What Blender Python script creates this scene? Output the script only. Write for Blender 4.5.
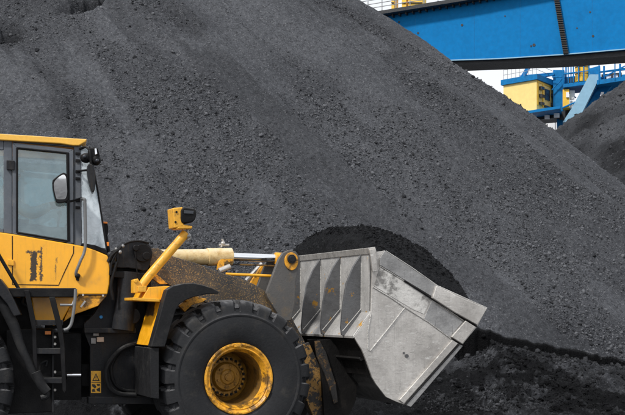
import bpy, bmesh, math, random
import numpy as np
from mathutils import Vector, Matrix
R = math.radians
random.seed(7); rng = np.random.default_rng(11)

scene = bpy.context.scene
col = scene.collection
for o in list(bpy.data.objects): bpy.data.objects.remove(o)

# ------------------------------------------------------------------ camera
F_PX, U0, V0, CAMZ = 1215.0, 312.5, 310.0, 1.61
cam_d = bpy.data.cameras.new('camera')
cam = bpy.data.objects.new('camera', cam_d); col.objects.link(cam)
cam.location = (0, 0, CAMZ); cam.rotation_euler = (R(90), 0, 0)
cam_d.sensor_width = 36; cam_d.lens = F_PX * 36 / 625
cam_d.shift_y = (V0 - 207.5) / 625
cam_d.clip_end = 3000; cam_d.clip_start = 0.1
scene.camera = cam

# ------------------------------------------------------------------ light
SUN_EL, SUN_AZ = 46, -38        # azimuth measured from behind the camera, negative = from the left
world = bpy.data.worlds.new('World'); scene.world = world; world.use_nodes = True
wn, wl = world.node_tree.nodes, world.node_tree.links
wn.clear()
wo = wn.new('ShaderNodeOutputWorld'); bg = wn.new('ShaderNodeBackground')
sky = wn.new('ShaderNodeTexSky'); sky.sky_type = 'NISHITA'; sky.sun_disc = False
sky.sun_elevation = R(SUN_EL)
sdir = Vector((math.sin(R(SUN_AZ)) * math.cos(R(SUN_EL)), -math.cos(R(SUN_AZ)) * math.cos(R(SUN_EL)), math.sin(R(SUN_EL))))
sky.sun_rotation = math.atan2(sdir.x, sdir.y)
sky.air_density = 1.0; sky.dust_density = 3.0
# closed cloud cover: pale cloud mixed over the sky
tcw = wn.new('ShaderNodeTexCoord'); nzw = wn.new('ShaderNodeTexNoise'); nzw.inputs['Scale'].default_value = 2.2; nzw.inputs['Detail'].default_value = 5
rmw = wn.new('ShaderNodeMapRange'); rmw.inputs[1].default_value = .3; rmw.inputs[2].default_value = .6; rmw.inputs[3].default_value = .72; rmw.inputs[4].default_value = .96
mxw = wn.new('ShaderNodeMix'); mxw.data_type = 'RGBA'
mxw.inputs[7].default_value = (9.6, 9.7, 9.9, 1)
wl.new(tcw.outputs['Generated'], nzw.inputs['Vector']); wl.new(nzw.outputs[0], rmw.inputs[0]); wl.new(rmw.outputs[0], mxw.inputs[0])
wl.new(sky.outputs[0], mxw.inputs[6]); wl.new(mxw.outputs[2], bg.inputs[0]); bg.inputs[1].default_value = 0.1
wl.new(bg.outputs[0], wo.inputs[0])
sun_d = bpy.data.lights.new('sun', 'SUN'); sun_d.energy = 2.7; sun_d.angle = R(6); sun_d.color = (1, .965, .91)
sun = bpy.data.objects.new('sun', sun_d); col.objects.link(sun)
sun.rotation_euler = (-sdir).to_track_quat('-Z', 'Y').to_euler()
scene.view_settings.view_transform = 'Standard'; scene.view_settings.look = 'None'
scene.view_settings.exposure = 0.28; scene.view_settings.gamma = 1; scene.view_settings.use_curve_mapping = False
scene.render.engine = 'CYCLES'

# ------------------------------------------------------------------ helpers: objects
def tag(o, label=None, cat=None, group=None, kind=None):
    if label: o['label'] = label
    if cat: o['category'] = cat
    if group: o['group'] = group
    if kind: o['kind'] = kind
    return o
def empty(name, loc, label=None, cat=None, group=None):
    o = bpy.data.objects.new(name, None); col.objects.link(o); o.location = loc; o.empty_display_size = .3
    return tag(o, label, cat, group)
def worldloc(o):
    v = Vector(o.location)
    while o.parent: o = o.parent; v += Vector(o.location)
    return v

# ------------------------------------------------------------------ helpers: frames (local x forward, y to the far side, z up)
class Frame:
    def __init__(s, ox, oy, yaw):
        a = R(yaw); s.o = (ox, oy); s.c = math.cos(a); s.s = math.sin(a); s.yaw = a
    def w(s, x, y, z):
        return (s.o[0] + s.c * x - s.s * y, s.o[1] + s.s * x + s.c * y, z)
    def p(s, u, v, y=0):                      # a picture point on the plane at local y -> (x, z)
        tx = (u - U0) / F_PX; tz = (V0 - v) / F_PX
        Y = (y - (s.s * s.o[0] - s.c * s.o[1])) / (-s.s * tx + s.c)
        wx, wy = tx * Y, Y
        return ((wx - s.o[0]) * s.c + (wy - s.o[1]) * s.s, CAMZ + tz * Y)
    def P(s, u, v, y=0):
        x, z = s.p(u, v, y); return (x, y, z)
    def poly(s, pts, y=0): return [s.p(u, v, y) for u, v in pts]

def smooth_poly(pts, n=1):
    for _ in range(n):
        q = []
        for i in range(len(pts)):
            a, b = pts[i], pts[(i + 1) % len(pts)]
            q.append((a[0] * .75 + b[0] * .25, a[1] * .75 + b[1] * .25)); q.append((a[0] * .25 + b[0] * .75, a[1] * .25 + b[1] * .75))
        pts = q
    return pts
def catmull(pts, n=6):
    P = [Vector(p) for p in pts]; P = [P[0] * 2 - P[1]] + P + [P[-1] * 2 - P[-2]]; out = []
    for i in range(1, len(P) - 2):
        for k in range(n):
            t = k / n; a, b, c, d = P[i - 1], P[i], P[i + 1], P[i + 2]
            out.append(.5 * ((2 * b) + (c - a) * t + (2 * a - 5 * b + 4 * c - d) * t * t + (3 * b - a - 3 * c + d) * t ** 3))
    out.append(P[-2]); return [tuple(p) for p in out]

EACH = {'bracing', 'plate_joint', 'drain_hole', 'hinge_lug', 'machinery_bay', 'motor_cover', 'walkway_bracket', 'wheel_nut', 'boom_arm', 'hydraulic_hose', 'bell_crank', 'tilt_link', 'bolt', 'connector_clip', 'tower_pin',
        'tower_flange', 'hose_glint', 'hose_fitting', 'pipe', 'door_fitting', 'far_glass', 'portal_leg', 'lamp_lens', 'mirror_bracket', 'boom_pin', 'hydraulic_fitting', 'eye', 'tank_band', 'side_marker', 'light_pole_bracket', 'rack_rung'}
class MB:
    def __init__(s, F=None): s.v = []; s.f = []; s.F = F or Frame(0, 0, 0)
    def add(s, vs, fs):
        b = len(s.v); s.v += [s.F.w(*v) for v in vs]; s.f += [tuple(b + i for i in f) for f in fs]; return s
    def prism(s, poly, y0, y1):
        n = len(poly)
        vs = [(x, y0, z) for x, z in poly] + [(x, y1, z) for x, z in poly]
        fs = [tuple(range(n)), tuple(range(2 * n - 1, n - 1, -1))] + [(i, i + n, (i + 1) % n + n, (i + 1) % n) for i in range(n)]
        return s.add(vs, fs)
    def pp(s, pts, y0, y1, yref=None):        # prism from picture points on the plane y0
        return s.prism(s.F.poly(pts, y0 if yref is None else yref), y0, y1)
    def box(s, x0, x1, y0, y1, z0, z1): return s.prism([(x0, z0), (x1, z0), (x1, z1), (x0, z1)], y0, y1)
    def hprism(s, poly, z0, z1):              # outline in the ground plane
        n = len(poly); vs = [(x, y, z0) for x, y in poly] + [(x, y, z1) for x, y in poly]
        return s.add(vs, [tuple(range(n)), tuple(range(2 * n - 1, n - 1, -1))] + [(i, (i + 1) % n, (i + 1) % n + n, i + n) for i in range(n)])
    def tube(s, pts, r, seg=12, curve=0):
        if curve: pts = catmull(pts, curve)
        P = [Vector(p) for p in pts]; rr = r if isinstance(r, (list, tuple)) else [r] * len(P)
        if len(rr) != len(P): rr = list(np.interp(np.linspace(0, 1, len(P)), np.linspace(0, 1, len(rr)), rr))
        vs = []; prev = None
        for i, p in enumerate(P):
            t = (P[min(i + 1, len(P) - 1)] - P[max(i - 1, 0)]).normalized()
            if prev is None: a = t.orthogonal().normalized()
            else: a = (prev - t * prev.dot(t)).normalized()
            prev = a; b = t.cross(a)
            for k in range(seg):
                g = 2 * math.pi * k / seg; vs.append(tuple(p + (a * math.cos(g) + b * math.sin(g)) * rr[i]))
        fs = []
        for i in range(len(P) - 1):
            for k in range(seg): fs.append((i * seg + k, i * seg + (k + 1) % seg, (i + 1) * seg + (k + 1) % seg, (i + 1) * seg + k))
        fs.append(tuple(range(seg - 1, -1, -1))); fs.append(tuple((len(P) - 1) * seg + k for k in range(seg)))
        return s.add(vs, fs)
    def lathe(s, cx, cz, prof, seg=48, closed=False):      # prof: (y, r) round the local y axis
        vs = []
        for k in range(seg):
            g = 2 * math.pi * k / seg
            for y, r in prof: vs.append((cx + r * math.cos(g), y, cz + r * math.sin(g)))
        n = len(prof); fs = []
        for k in range(seg):
            for i in range(n if closed else n - 1):
                j = (i + 1) % n; k2 = (k + 1) % seg
                fs.append((k * n + i, k * n + j, k2 * n + j, k2 * n + i))
        return s.add(vs, fs)
    def disc(s, cx, cz, r, y0, y1, seg=28):
        return s.prism([(cx + r * math.cos(2 * math.pi * k / seg), cz + r * math.sin(2 * math.pi * k / seg)) for k in range(seg)], y0, y1)
    def ball(s, c, r, sc=(1, 1, 1), nu=14, nv=9):
        vs = [(c[0], c[1], c[2] - r * sc[2])]
        for j in range(1, nv):
            ph = -math.pi / 2 + math.pi * j / nv
            for i in range(nu):
                g = 2 * math.pi * i / nu
                vs.append((c[0] + r * sc[0] * math.cos(ph) * math.cos(g), c[1] + r * sc[1] * math.cos(ph) * math.sin(g), c[2] + r * sc[2] * math.sin(ph)))
        vs.append((c[0], c[1], c[2] + r * sc[2])); fs = []
        for i in range(nu):
            fs.append((0, 1 + (i + 1) % nu, 1 + i)); fs.append((len(vs) - 1, 1 + (nv - 2) * nu + i, 1 + (nv - 2) * nu + (i + 1) % nu))
            for j in range(nv - 2):
                a = 1 + j * nu; fs.append((a + i, a + (i + 1) % nu, a + nu + (i + 1) % nu, a + nu + i))
        return s.add(vs, fs)
    def build(s, name, mat, parent=None, bevel=.006, ang=35, seg=2):
        if name in EACH:                      # every separate piece becomes an object of its own
            par = list(range(len(s.v)))
            def fd(i):
                while par[i] != i: par[i] = par[par[i]]; i = par[i]
                return i
            for f in s.f:
                a = fd(f[0])
                for q in f[1:]: par[fd(q)] = a
            gr = {}
            for f in s.f: gr.setdefault(fd(f[0]), []).append(f)
            first = None
            for k, fs in gr.items():
                used = sorted({i for f in fs for i in f}); mp = {i: n for n, i in enumerate(used)}; q = MB(s.F); q.v = [s.v[i] for i in used]; q.f = [tuple(mp[i] for i in f) for f in fs]
                o = q._build(name, mat, parent, bevel, ang, seg); first = first or o
            return first
        return s._build(name, mat, parent, bevel, ang, seg)
    def _build(s, name, mat, parent=None, bevel=.006, ang=35, seg=2):
        base = worldloc(parent) if parent else Vector((0, 0, 0))
        me = bpy.data.meshes.new(name)
        me.from_pydata([(v[0] - base.x, v[1] - base.y, v[2] - base.z) for v in s.v], [], s.f)
        bm = bmesh.new(); bm.from_mesh(me); bmesh.ops.recalc_face_normals(bm, faces=bm.faces); bm.to_mesh(me); bm.free()
        me.polygons.foreach_set('use_smooth', [True] * len(me.polygons)); me.set_sharp_from_angle(angle=R(ang))
        me.materials.append(mat)
        o = bpy.data.objects.new(name, me); col.objects.link(o)
        if parent: o.parent = parent
        if bevel:
            b = o.modifiers.new('bevel', 'BEVEL'); b.width = bevel; b.segments = seg; b.limit_method = 'ANGLE'; b.angle_limit = R(40)
            b.harden_normals = True
        return o

# ------------------------------------------------------------------ helpers: materials
def nmath(nt, op, a, b=None, clamp=False):
    n = nt.nodes.new('ShaderNodeMath'); n.operation = op; n.use_clamp = clamp
    for i, x in enumerate((a, b)):
        if x is None: continue
        if isinstance(x, (int, float)): n.inputs[i].default_value = x
        else: nt.links.new(x, n.inputs[i])
    return n.outputs[0]
def nrange(nt, x, a, b, c=0, d=1):
    n = nt.nodes.new('ShaderNodeMapRange'); n.interpolation_type = 'SMOOTHSTEP'
    nt.links.new(x, n.inputs[0])
    for i, q in enumerate((a, b, c, d)): n.inputs[i + 1].default_value = q
    return n.outputs[0]
def noise(nt, vec, scale, detail=4, rough=.55, dist=0, stretch=None):
    if stretch:
        m = nt.nodes.new('ShaderNodeMapping'); m.inputs['Scale'].default_value = stretch; nt.links.new(vec, m.inputs[0]); vec = m.outputs[0]
    n = nt.nodes.new('ShaderNodeTexNoise'); n.inputs['Scale'].default_value = scale; n.inputs['Detail'].default_value = detail
    n.inputs['Roughness'].default_value = rough; n.inputs['Distortion'].default_value = dist; nt.links.new(vec, n.inputs['Vector']); return n.outputs[0]
def nmix(nt, f, a, b):
    n = nt.nodes.new('ShaderNodeMix'); n.data_type = 'RGBA'
    if isinstance(f, (int, float)): n.inputs[0].default_value = f
    else: nt.links.new(f, n.inputs[0])
    for i, x in ((6, a), (7, b)):
        if isinstance(x, tuple): n.inputs[i].default_value = (x[0], x[1], x[2], 1)
        else: nt.links.new(x, n.inputs[i])
    return n.outputs[2]
def newmat(name):
    m = bpy.data.materials.new(name); m.use_nodes = True; nt = m.node_tree
    b = nt.nodes['Principled BSDF']; tc = nt.nodes.new('ShaderNodeTexCoord')
    return m, nt, b, tc.outputs['Object']
def bump(nt, b, h, strength=.3, dist=.01):
    n = nt.nodes.new('ShaderNodeBump'); n.inputs['Strength'].default_value = strength; n.inputs['Distance'].default_value = dist
    nt.links.new(h, n.inputs['Height']); nt.links.new(n.outputs[0], b.inputs['Normal'])
def paint(name, c, rough=.45, metal=0, var=.18, dirt=None, dirt_lo=.52, dirt_hi=.72, dirt_scale=6, chips=None, chip_lo=.66, chip_scale=22,
          streak=None, bmp=.15, bscale=60, coat=0, boxes=None, updust=None, scratch=0):
    """paint / steel / rubber: base tone, broad mottling, dirt clouds, chips, vertical streaks, worn boxes, dust lying on upward faces"""
    m, nt, b, vec = newmat(name)
    n1 = noise(nt, vec, 3.0, 5); n2 = noise(nt, vec, 40, 3)
    a = tuple(x * (1 - var) for x in c); d = tuple(min(1, x * (1 + var)) for x in c)
    cc = nmix(nt, nrange(nt, nmath(nt, 'ADD', nmath(nt, 'MULTIPLY', n1, .65), nmath(nt, 'MULTIPLY', n2, .35)), .35, .65), a, d)
    rr = None
    if streak:
        st = noise(nt, vec, 9, 5, .6, 0, (6, 6, .35)); cc = nmix(nt, nrange(nt, st, .52, .8, 0, .75), cc, streak)
    if dirt:
        dn = noise(nt, vec, dirt_scale, 8, .68); dm = nrange(nt, dn, dirt_lo, dirt_hi); cc = nmix(nt, nmath(nt, 'MULTIPLY', dm, .85), cc, dirt); rr = dm
    if updust:
        g = nt.nodes.new('ShaderNodeNewGeometry'); sx = nt.nodes.new('ShaderNodeSeparateXYZ'); nt.links.new(g.outputs['Normal'], sx.inputs[0])
        un = nmath(nt, 'MULTIPLY', nrange(nt, sx.outputs[2], .25, .95), nrange(nt, noise(nt, vec, 8, 6, .65), .3, .62)); cc = nmix(nt, un, cc, updust)
    if chips:
        cn = noise(nt, vec, chip_scale, 6, .7); cc = nmix(nt, nrange(nt, cn, chip_lo, chip_lo + .025), cc, chips)
    if scratch:
        mp = nt.nodes.new('ShaderNodeMapping'); mp.inputs['Rotation'].default_value = (0, R(-28), R(-22)); mp.inputs['Scale'].default_value = (1.2, 30, 46); nt.links.new(vec, mp.inputs[0])
        q1 = noise(nt, mp.outputs[0], 1.0, 6, .7); mp2 = nt.nodes.new('ShaderNodeMapping'); mp2.inputs['Rotation'].default_value = (0, R(56), R(-22)); mp2.inputs['Scale'].default_value = (.8, 30, 30); nt.links.new(vec, mp2.inputs[0]); q2 = noise(nt, mp2.outputs[0], 1.0, 6, .7)
        cc = nmix(nt, nmath(nt, 'MULTIPLY', nrange(nt, q1, .50, .72), scratch), cc, tuple(x * .45 for x in c)); cc = nmix(nt, nmath(nt, 'MULTIPLY', nrange(nt, q2, .56, .70), scratch), cc, tuple(min(.85, x * 1.5) for x in c))
    if boxes:
        sx = nt.nodes.new('ShaderNodeSeparateXYZ'); nt.links.new(vec, sx.inputs[0])
        en = nmath(nt, 'MULTIPLY', nmath(nt, 'SUBTRACT', noise(nt, vec, 26, 6, .75), .5), .11)
        for (x0, x1, z0, z1, tone, k) in boxes:
            wx = nmath(nt, 'ADD', sx.outputs[0], en); wz = nmath(nt, 'ADD', sx.outputs[2], en); e = .006
            mk = nmath(nt, 'MULTIPLY', nrange(nt, wx, x0 - e, x0 + e), nrange(nt, wx, x1 - e, x1 + e, 1, 0))
            mk = nmath(nt, 'MULTIPLY', mk, nmath(nt, 'MULTIPLY', nrange(nt, wz, z0 - e, z0 + e), nrange(nt, wz, z1 - e, z1 + e, 1, 0)))
            mk = nmath(nt, 'MULTIPLY', mk, nrange(nt, noise(nt, vec, 16, 6, .75, 0, (3, 3, .35)), .47 - k, .53 - k))
            cc = nmix(nt, nmath(nt, 'MULTIPLY', mk, .97), cc, tone)
    nt.links.new(cc, b.inputs['Base Color'])
    b.inputs['Metallic'].default_value = metal; b.inputs['Coat Weight'].default_value = coat
    nt.links.new(nrange(nt, noise(nt, vec, 12, 5), .3, .7, max(.03, rough - .1), min(1, rough + .15)), b.inputs['Roughness'])
    if bmp: bump(nt, b, noise(nt, vec, bscale, 5, .6), bmp, .01)
    return m

COALDUST = (.045, .045, .047)
M = {}
# ------------------------------------------------------------------ coal material (random stones tone, damp attribute)
def coal_mat(name, lump=False, k=1.0):
    m, nt, b, vec = newmat(name)
    n1 = noise(nt, vec, .35, 6, .6); n2 = noise(nt, vec, 9, 6, .7); n3 = noise(nt, vec, 55, 3, .6)
    vor = nt.nodes.new('ShaderNodeTexVoronoi'); vor.inputs['Scale'].default_value = 46; nt.links.new(vec, vor.inputs['Vector'])
    hsv = nt.nodes.new('ShaderNodeSeparateColor'); nt.links.new(vor.outputs['Color'], hsv.inputs[0])
    t = nmath(nt, 'ADD', nmath(nt, 'MULTIPLY', n1, .45), nmath(nt, 'MULTIPLY', n2, .4)); t = nmath(nt, 'ADD', t, nmath(nt, 'MULTIPLY', n3, .15))
    cc = nmix(nt, nrange(nt, t, .34, .66), (.056 * k, .0595 * k, .068 * k), (.112 * k, .118 * k, .132 * k))
    cc = nmix(nt, nrange(nt, hsv.outputs[0],   .90, .97, 0, .7), cc, (.20 * k, .205 * k, .22 * k))
    v2 = nt.nodes.new('ShaderNodeTexVoronoi'); v2.inputs['Scale'].default_value = 24; nt.links.new(vec, v2.inputs['Vector']); h2 = nt.nodes.new('ShaderNodeSeparateColor'); nt.links.new(v2.outputs['Color'], h2.inputs[0])
    cc = nmix(nt, nrange(nt, h2.outputs[1], .55, 1, 0, .5), cc, (.024 * k, .025 * k, .028 * k))
    if lump:
        g = nt.nodes.new('ShaderNodeNewGeometry'); cc = nmix(nt, nrange(nt, g.outputs['Random Per Island'], 0, 1, 0, .8), cc, (.21 * k, .218 * k, .24 * k))
        gg = nmath(nt, 'LESS_THAN', g.outputs['Random Per Island'], .22); cc = nmix(nt, nmath(nt, 'MULTIPLY', gg, .7), cc, (.026 * k, .027 * k, .030 * k))
    at = nt.nodes.new('ShaderNodeAttribute'); at.attribute_name = 'damp_and_shade'
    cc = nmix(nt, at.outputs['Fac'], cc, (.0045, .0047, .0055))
    nt.links.new(cc, b.inputs['Base Color'])
    nt.links.new(nrange(nt, at.outputs['Fac'], 0, 1, .78, .62), b.inputs['Roughness'])
    b.inputs['Specular IOR Level'].default_value = .05
    h = nmath(nt, 'ADD', nmath(nt, 'MULTIPLY', vor.outputs['Distance'], .5), noise(nt, vec, 30, 6, .75))
    bump(nt, b, h, 1.0, .04)
    return m
M['coal'] = coal_mat('coal'); M['coal_lump'] = coal_mat('coal_lump', True)
M['fresh_coal'] = coal_mat('fresh_coal', k=.20)

YEL = (.86, .40, .012)
M['yellow'] = paint('yellow_paint', YEL, .38, var=.07, dirt=(.30, .16, .03), dirt_lo=.56, dirt_hi=.9, chips=(.03, .025, .02), chip_lo=.735, streak=(.55, .27, .03), bmp=.05, coat=.25)
M['yellow_worn'] = paint('worn_yellow_paint', (.72, .33, .02), .5, var=.15, dirt=(.05, .035, .02), dirt_lo=.47, dirt_hi=.62, dirt_scale=9, chips=(.02, .018, .015), chip_lo=.62, bmp=.3)
M['yellow_pole'] = paint('pole_yellow_paint', (.74, .37, .03), .45, var=.1, dirt=(.12, .08, .03), dirt_lo=.5, dirt_hi=.75, dirt_scale=14, chips=(.04, .03, .02), chip_lo=.66, chip_scale=30, bmp=.15)
M['roof'] = paint('roof_yellow_paint', (.82, .46, .07), .45, var=.08, dirt=(.45, .27, .08), dirt_lo=.5, dirt_hi=.85, updust=(.35, .3, .22), bmp=.05)
M['slate'] = paint('slate_grey_cab_frame', (.085, .098, .118), .5, var=.12, dirt=(.16, .16, .16), dirt_lo=.5, dirt_hi=.8, bmp=.1)
M['black'] = paint('black_paint', (.007, .007, .008), .5, var=.25, dirt=(.022, .021, .020), dirt_lo=.50, dirt_hi=.8, updust=(.05, .05, .05), bmp=.25)
M['charcoal'] = paint('charcoal_paint', (.018, .019, .022), .42, var=.2, dirt=(.04, .038, .036), dirt_lo=.5, dirt_hi=.8, streak=(.045, .034, .022), updust=(.09, .09, .09), bmp=.25)
M['rubber'] = paint('black_rubber', (.014, .0145, .016), .6, var=.2, dirt=(.035, .034, .033), dirt_lo=.5, dirt_hi=.8, updust=(.085, .085, .085), bmp=.3)
M['tyre'] = paint('tyre_rubber', (.021, .022, .0245), .72, var=.15, dirt=(.062, .057, .050), dirt_lo=.5, dirt_hi=.82, dirt_scale=4, chips=(.085, .06, .03), chip_lo=.73, chip_scale=38, updust=(.11, .11, .115), bmp=.35, bscale=45)
M['rim'] = paint('worn_rim_paint', (.72, .34, .022), .42, var=.12, dirt=(.035, .022, .012), dirt_lo=.43, dirt_hi=.60, dirt_scale=8, chips=(.05, .035, .02), chip_lo=.64, chip_scale=30, bmp=.35)
M['hub'] = paint('hub_paint', (.36, .18, .018), .6, var=.2, dirt=(.02, .013, .008), dirt_lo=.44, dirt_hi=.7, dirt_scale=12, bmp=.35)
M['boom'] = paint('dusty_boom_paint', (.034, .033, .034), .55, var=.15, dirt=(.17, .115, .06), dirt_lo=.40, dirt_hi=.74, dirt_scale=2.0, chips=(.33, .20, .07), chip_lo=.56, chip_scale=75, bmp=.3)
M['rusty'] = paint('rusty_arm_end', (.03, .028, .028), .65, var=.2, dirt=(.33, .18, .045), dirt_lo=.47, dirt_hi=.53, dirt_scale=5, chips=(.025, .022, .02), chip_lo=.56, chip_scale=16, bmp=.5)
M['shell'] = paint('bucket_shell_steel', (.075, .074, .073), .5, metal=.3, var=.15, dirt=(.03, .03, .03), dirt_lo=.5, dirt_hi=.8, chips=(.2, .11, .03), chip_lo=.66, bmp=.3)
M['rust_dark'] = paint('rusty_dark_guard', (.02, .019, .019), .65, var=.2, dirt=(.22, .12, .035), dirt_lo=.50, dirt_hi=.62, dirt_scale=8, chips=(.02, .018, .016), chip_lo=.56, chip_scale=24, bmp=.5)
M['barrel'] = paint('rim_barrel_paint', (.17, .085, .012), .6, var=.2, dirt=(.015, .012, .008), dirt_lo=.46, dirt_hi=.68, dirt_scale=8, bmp=.35)  # darker than the rim: shade inside the dish painted in, with dirt
M['plate'] = paint('link_plate_paint', (.085, .082, .080), .5, var=.12, dirt=(.17, .12, .065), dirt_lo=.5, dirt_hi=.85, dirt_scale=7, chips=(.33, .19, .05), chip_lo=.66, chip_scale=40, bmp=.3)
M['cream'] = paint('dusty_cylinder_paint', (.62, .47, .24), .6, var=.12, dirt=(.40, .23, .06), dirt_lo=.42, dirt_hi=.7, dirt_scale=14, chips=(.18, .10, .03), chip_lo=.66, chip_scale=40, bmp=.3, updust=(.66, .58, .42))
M['chrome'] = paint('chrome_rod', (.82, .84, .87), .14, metal=1, var=.03, bmp=0)
M['steel'] = paint('worn_steel', (.60, .578, .55), .32, metal=.55, var=.10, dirt=(.25, .235, .22), dirt_lo=.40, dirt_hi=.78, dirt_scale=1.1, chips=(.16, .14, .12), chip_lo=.77, chip_scale=26, streak=(.36, .35, .335), bmp=.12, scratch=.55)
M['steel_scraped'] = paint('scraped_steel', (.56, .55, .53), .40, metal=.35, var=.15, dirt=(.12, .115, .11), dirt_lo=.50, dirt_hi=.62, dirt_scale=5, chips=(.10, .08, .07), chip_lo=.66, chip_scale=22, bmp=.3, scratch=.55)
M['steel_dark'] = paint('sooty_steel', (.30, .30, .302), .42, metal=.35, var=.12, dirt=(.13, .13, .132), dirt_lo=.45, dirt_hi=.75, dirt_scale=3.5, streak=(.10, .10, .10), bmp=.25, scratch=.55)
M['rib'] = paint('rib_steel', (.11, .112, .118), .42, metal=.4, var=.12, dirt=(.075, .075, .078), dirt_lo=.5, dirt_hi=.8, dirt_scale=4, chips=(.34, .18, .03), chip_lo=.60, chip_scale=5, bmp=.25, scratch=.55)
M['backsteel'] = paint('bucket_back_steel', (.46, .452, .44), .36, metal=.35, var=.1, dirt=(.22, .215, .21), dirt_lo=.50, dirt_hi=.78, dirt_scale=4, chips=(.55, .29, .03), chip_lo=.615, chip_scale=5, streak=(.24, .235, .23), bmp=.25, scratch=.55)
M['underside'] = paint('bucket_underside', (.010, .0095, .0095), .6, metal=.1, var=.2, dirt=(.03, .026, .023), dirt_lo=.5, dirt_hi=.8, chips=(.16, .09, .03), chip_lo=.70, chip_scale=14, bmp=.4)  # near-black: the shade under the bucket is put into the colour
M['weld'] = paint('bright_weld', (.60, .59, .57), .4, metal=.4, var=.2, chips=(.22, .215, .21), chip_lo=.53, chip_scale=110, bmp=.5)
M['blue'] = paint('blue_girder_paint', (.0, .150, .40), .6, var=.08, dirt=(.0, .09, .25), dirt_lo=.48, dirt_hi=.85, dirt_scale=.28, chips=(.02, .03, .05), chip_lo=.765, chip_scale=2.2, streak=(.01, .15, .40), bmp=0)
M['blue2'] = paint('blue_steelwork_paint', (.008, .16, .40), .5, var=.12, dirt=(.02, .08, .18), dirt_lo=.5, dirt_hi=.8, dirt_scale=.8, bmp=0)
M['paleblue'] = paint('pale_blue_paint', (.22, .40, .54), .5, var=.08, dirt=(.25, .38, .48), dirt_lo=.5, dirt_hi=.8, dirt_scale=1.5, bmp=0)
M['crane_dark'] = paint('dark_crane_steel', (.018, .02, .024), .6, var=.2, dirt=(.05, .05, .055), dirt_lo=.5, dirt_hi=.8, dirt_scale=1, bmp=0)
M['crane_grey'] = paint('grey_crane_rail', (.30, .31, .32), .6, var=.15, bmp=0)
M['house'] = paint('cream_house_paint', (.82, .62, .22), .55, var=.05, dirt=(.70, .48, .18), dirt_lo=.58, dirt_hi=.8, dirt_scale=1.6, streak=(.72, .62, .36), bmp=0)
M['crane_yellow'] = paint('crane_yellow_paint', (.78, .47, .05), .5, var=.1, dirt=(.45, .27, .06), dirt_lo=.55, dirt_hi=.85, dirt_scale=1.5, bmp=0)
M['white'] = paint('white_paint', (.75, .76, .78), .5, var=.06, dirt=(.5, .5, .5), dirt_lo=.5, dirt_hi=.85, bmp=0)
for _k in ('black', 'charcoal', 'rubber', 'tyre', 'underside'): M[_k].node_tree.nodes['Principled BSDF'].inputs['Specular IOR Level'].default_value = .16
for _k in ('blue', 'blue2'): M[_k].node_tree.nodes['Principled BSDF'].inputs['Specular IOR Level'].default_value = .12
M['darkglass'] = paint('dark_window', (.03, .035, .045), .15, var=.1, bmp=0)
M['decal_black'] = paint('black_print', (.02, .018, .015), .5, var=.1, bmp=0)
M['decal_yellow'] = paint('yellow_sticker', (.78, .40, .03), .45, var=.1, dirt=(.2, .11, .03), dirt_lo=.5, dirt_hi=.75, dirt_scale=22, bmp=0)
M['orange'] = paint('orange_reflector', (.80, .22, .01), .25, var=.1, bmp=0)
M['tan'] = paint('tan_connector', (.55, .42, .33), .5, var=.1, bmp=0)
M['bluedot'] = paint('blue_plug', (.01, .22, .55), .4, var=.1, bmp=0)
M['hoodgrey'] = paint('grey_tube', (.16, .165, .17), .4, metal=.3, var=.1, dirt=(.06, .06, .06), dirt_lo=.55, dirt_hi=.8, bmp=.1)
M['skin'] = paint('skin', (.52, .29, .20), .5, var=.06, bmp=.05)
M['jacket'] = paint('orange_jacket', (.70, .25, .06), .8, var=.1, bmp=.2, bscale=120)
M['cloth'] = paint('navy_trousers', (.03, .04, .07), .85, var=.1, bmp=.2, bscale=120)
M['cloth_white'] = paint('pale_sleeve', (.72, .73, .74), .8, var=.08, bmp=.2, bscale=90)
M['seatfabric'] = paint('seat_fabric', (.12, .125, .13), .85, var=.12, bmp=.2, bscale=120)
M['mirror'] = paint('mirror_glass', (.86, .88, .90), .03, metal=1, var=.01, bmp=0)

def glass_mat(name, tint, dust_and_haze, amt, rough=.04):
    m = bpy.data.materials.new(name); m.use_nodes = True; nt = m.node_tree; nt.nodes.clear()
    out = nt.nodes.new('ShaderNodeOutputMaterial'); tr = nt.nodes.new('ShaderNodeBsdfTransparent'); tr.inputs[0].default_value = (*tint, 1)
    df = nt.nodes.new('ShaderNodeBsdfDiffuse'); df.inputs[0].default_value = (*dust_and_haze, 1)  # pale veil: haze of reflected sky put into the colour, with dust
    gl = nt.nodes.new('ShaderNodeBsdfGlossy'); gl.inputs['Roughness'].default_value = rough; gl.inputs[0].default_value = (.9, .95, 1, 1)
    tc = nt.nodes.new('ShaderNodeTexCoord'); n = noise(nt, tc.outputs['Object'], 2.6, 6, .6)
    f = nrange(nt, nmath(nt, 'ADD', nmath(nt, 'MULTIPLY', n, .6), nmath(nt, 'MULTIPLY', noise(nt, tc.outputs['Object'], 5, 7, .7, 1.5), .4)), .36, .62, amt * .25, amt * 1.9)
    a = nt.nodes.new('ShaderNodeMixShader'); nt.links.new(f, a.inputs[0]); nt.links.new(tr.outputs[0], a.inputs[1]); nt.links.new(df.outputs[0], a.inputs[2])
    fr = nt.nodes.new('ShaderNodeFresnel'); fr.inputs[0].default_value = 1.5
    b = nt.nodes.new('ShaderNodeMixShader'); nt.links.new(nmath(nt, 'ADD', fr.outputs[0], .06), b.inputs[0]); nt.links.new(a.outputs[0], b.inputs[1]); nt.links.new(gl.outputs[0], b.inputs[2])
    nt.links.new(b.outputs[0], out.inputs[0]); return m
M['glass'] = glass_mat('hazy_cab_glass', (.72, .87, .90), (.44, .56, .58), .10)
M['glass_front'] = glass_mat('pale_windscreen_glass', (.72, .82, .86), (.66, .74, .80), .45)

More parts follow.
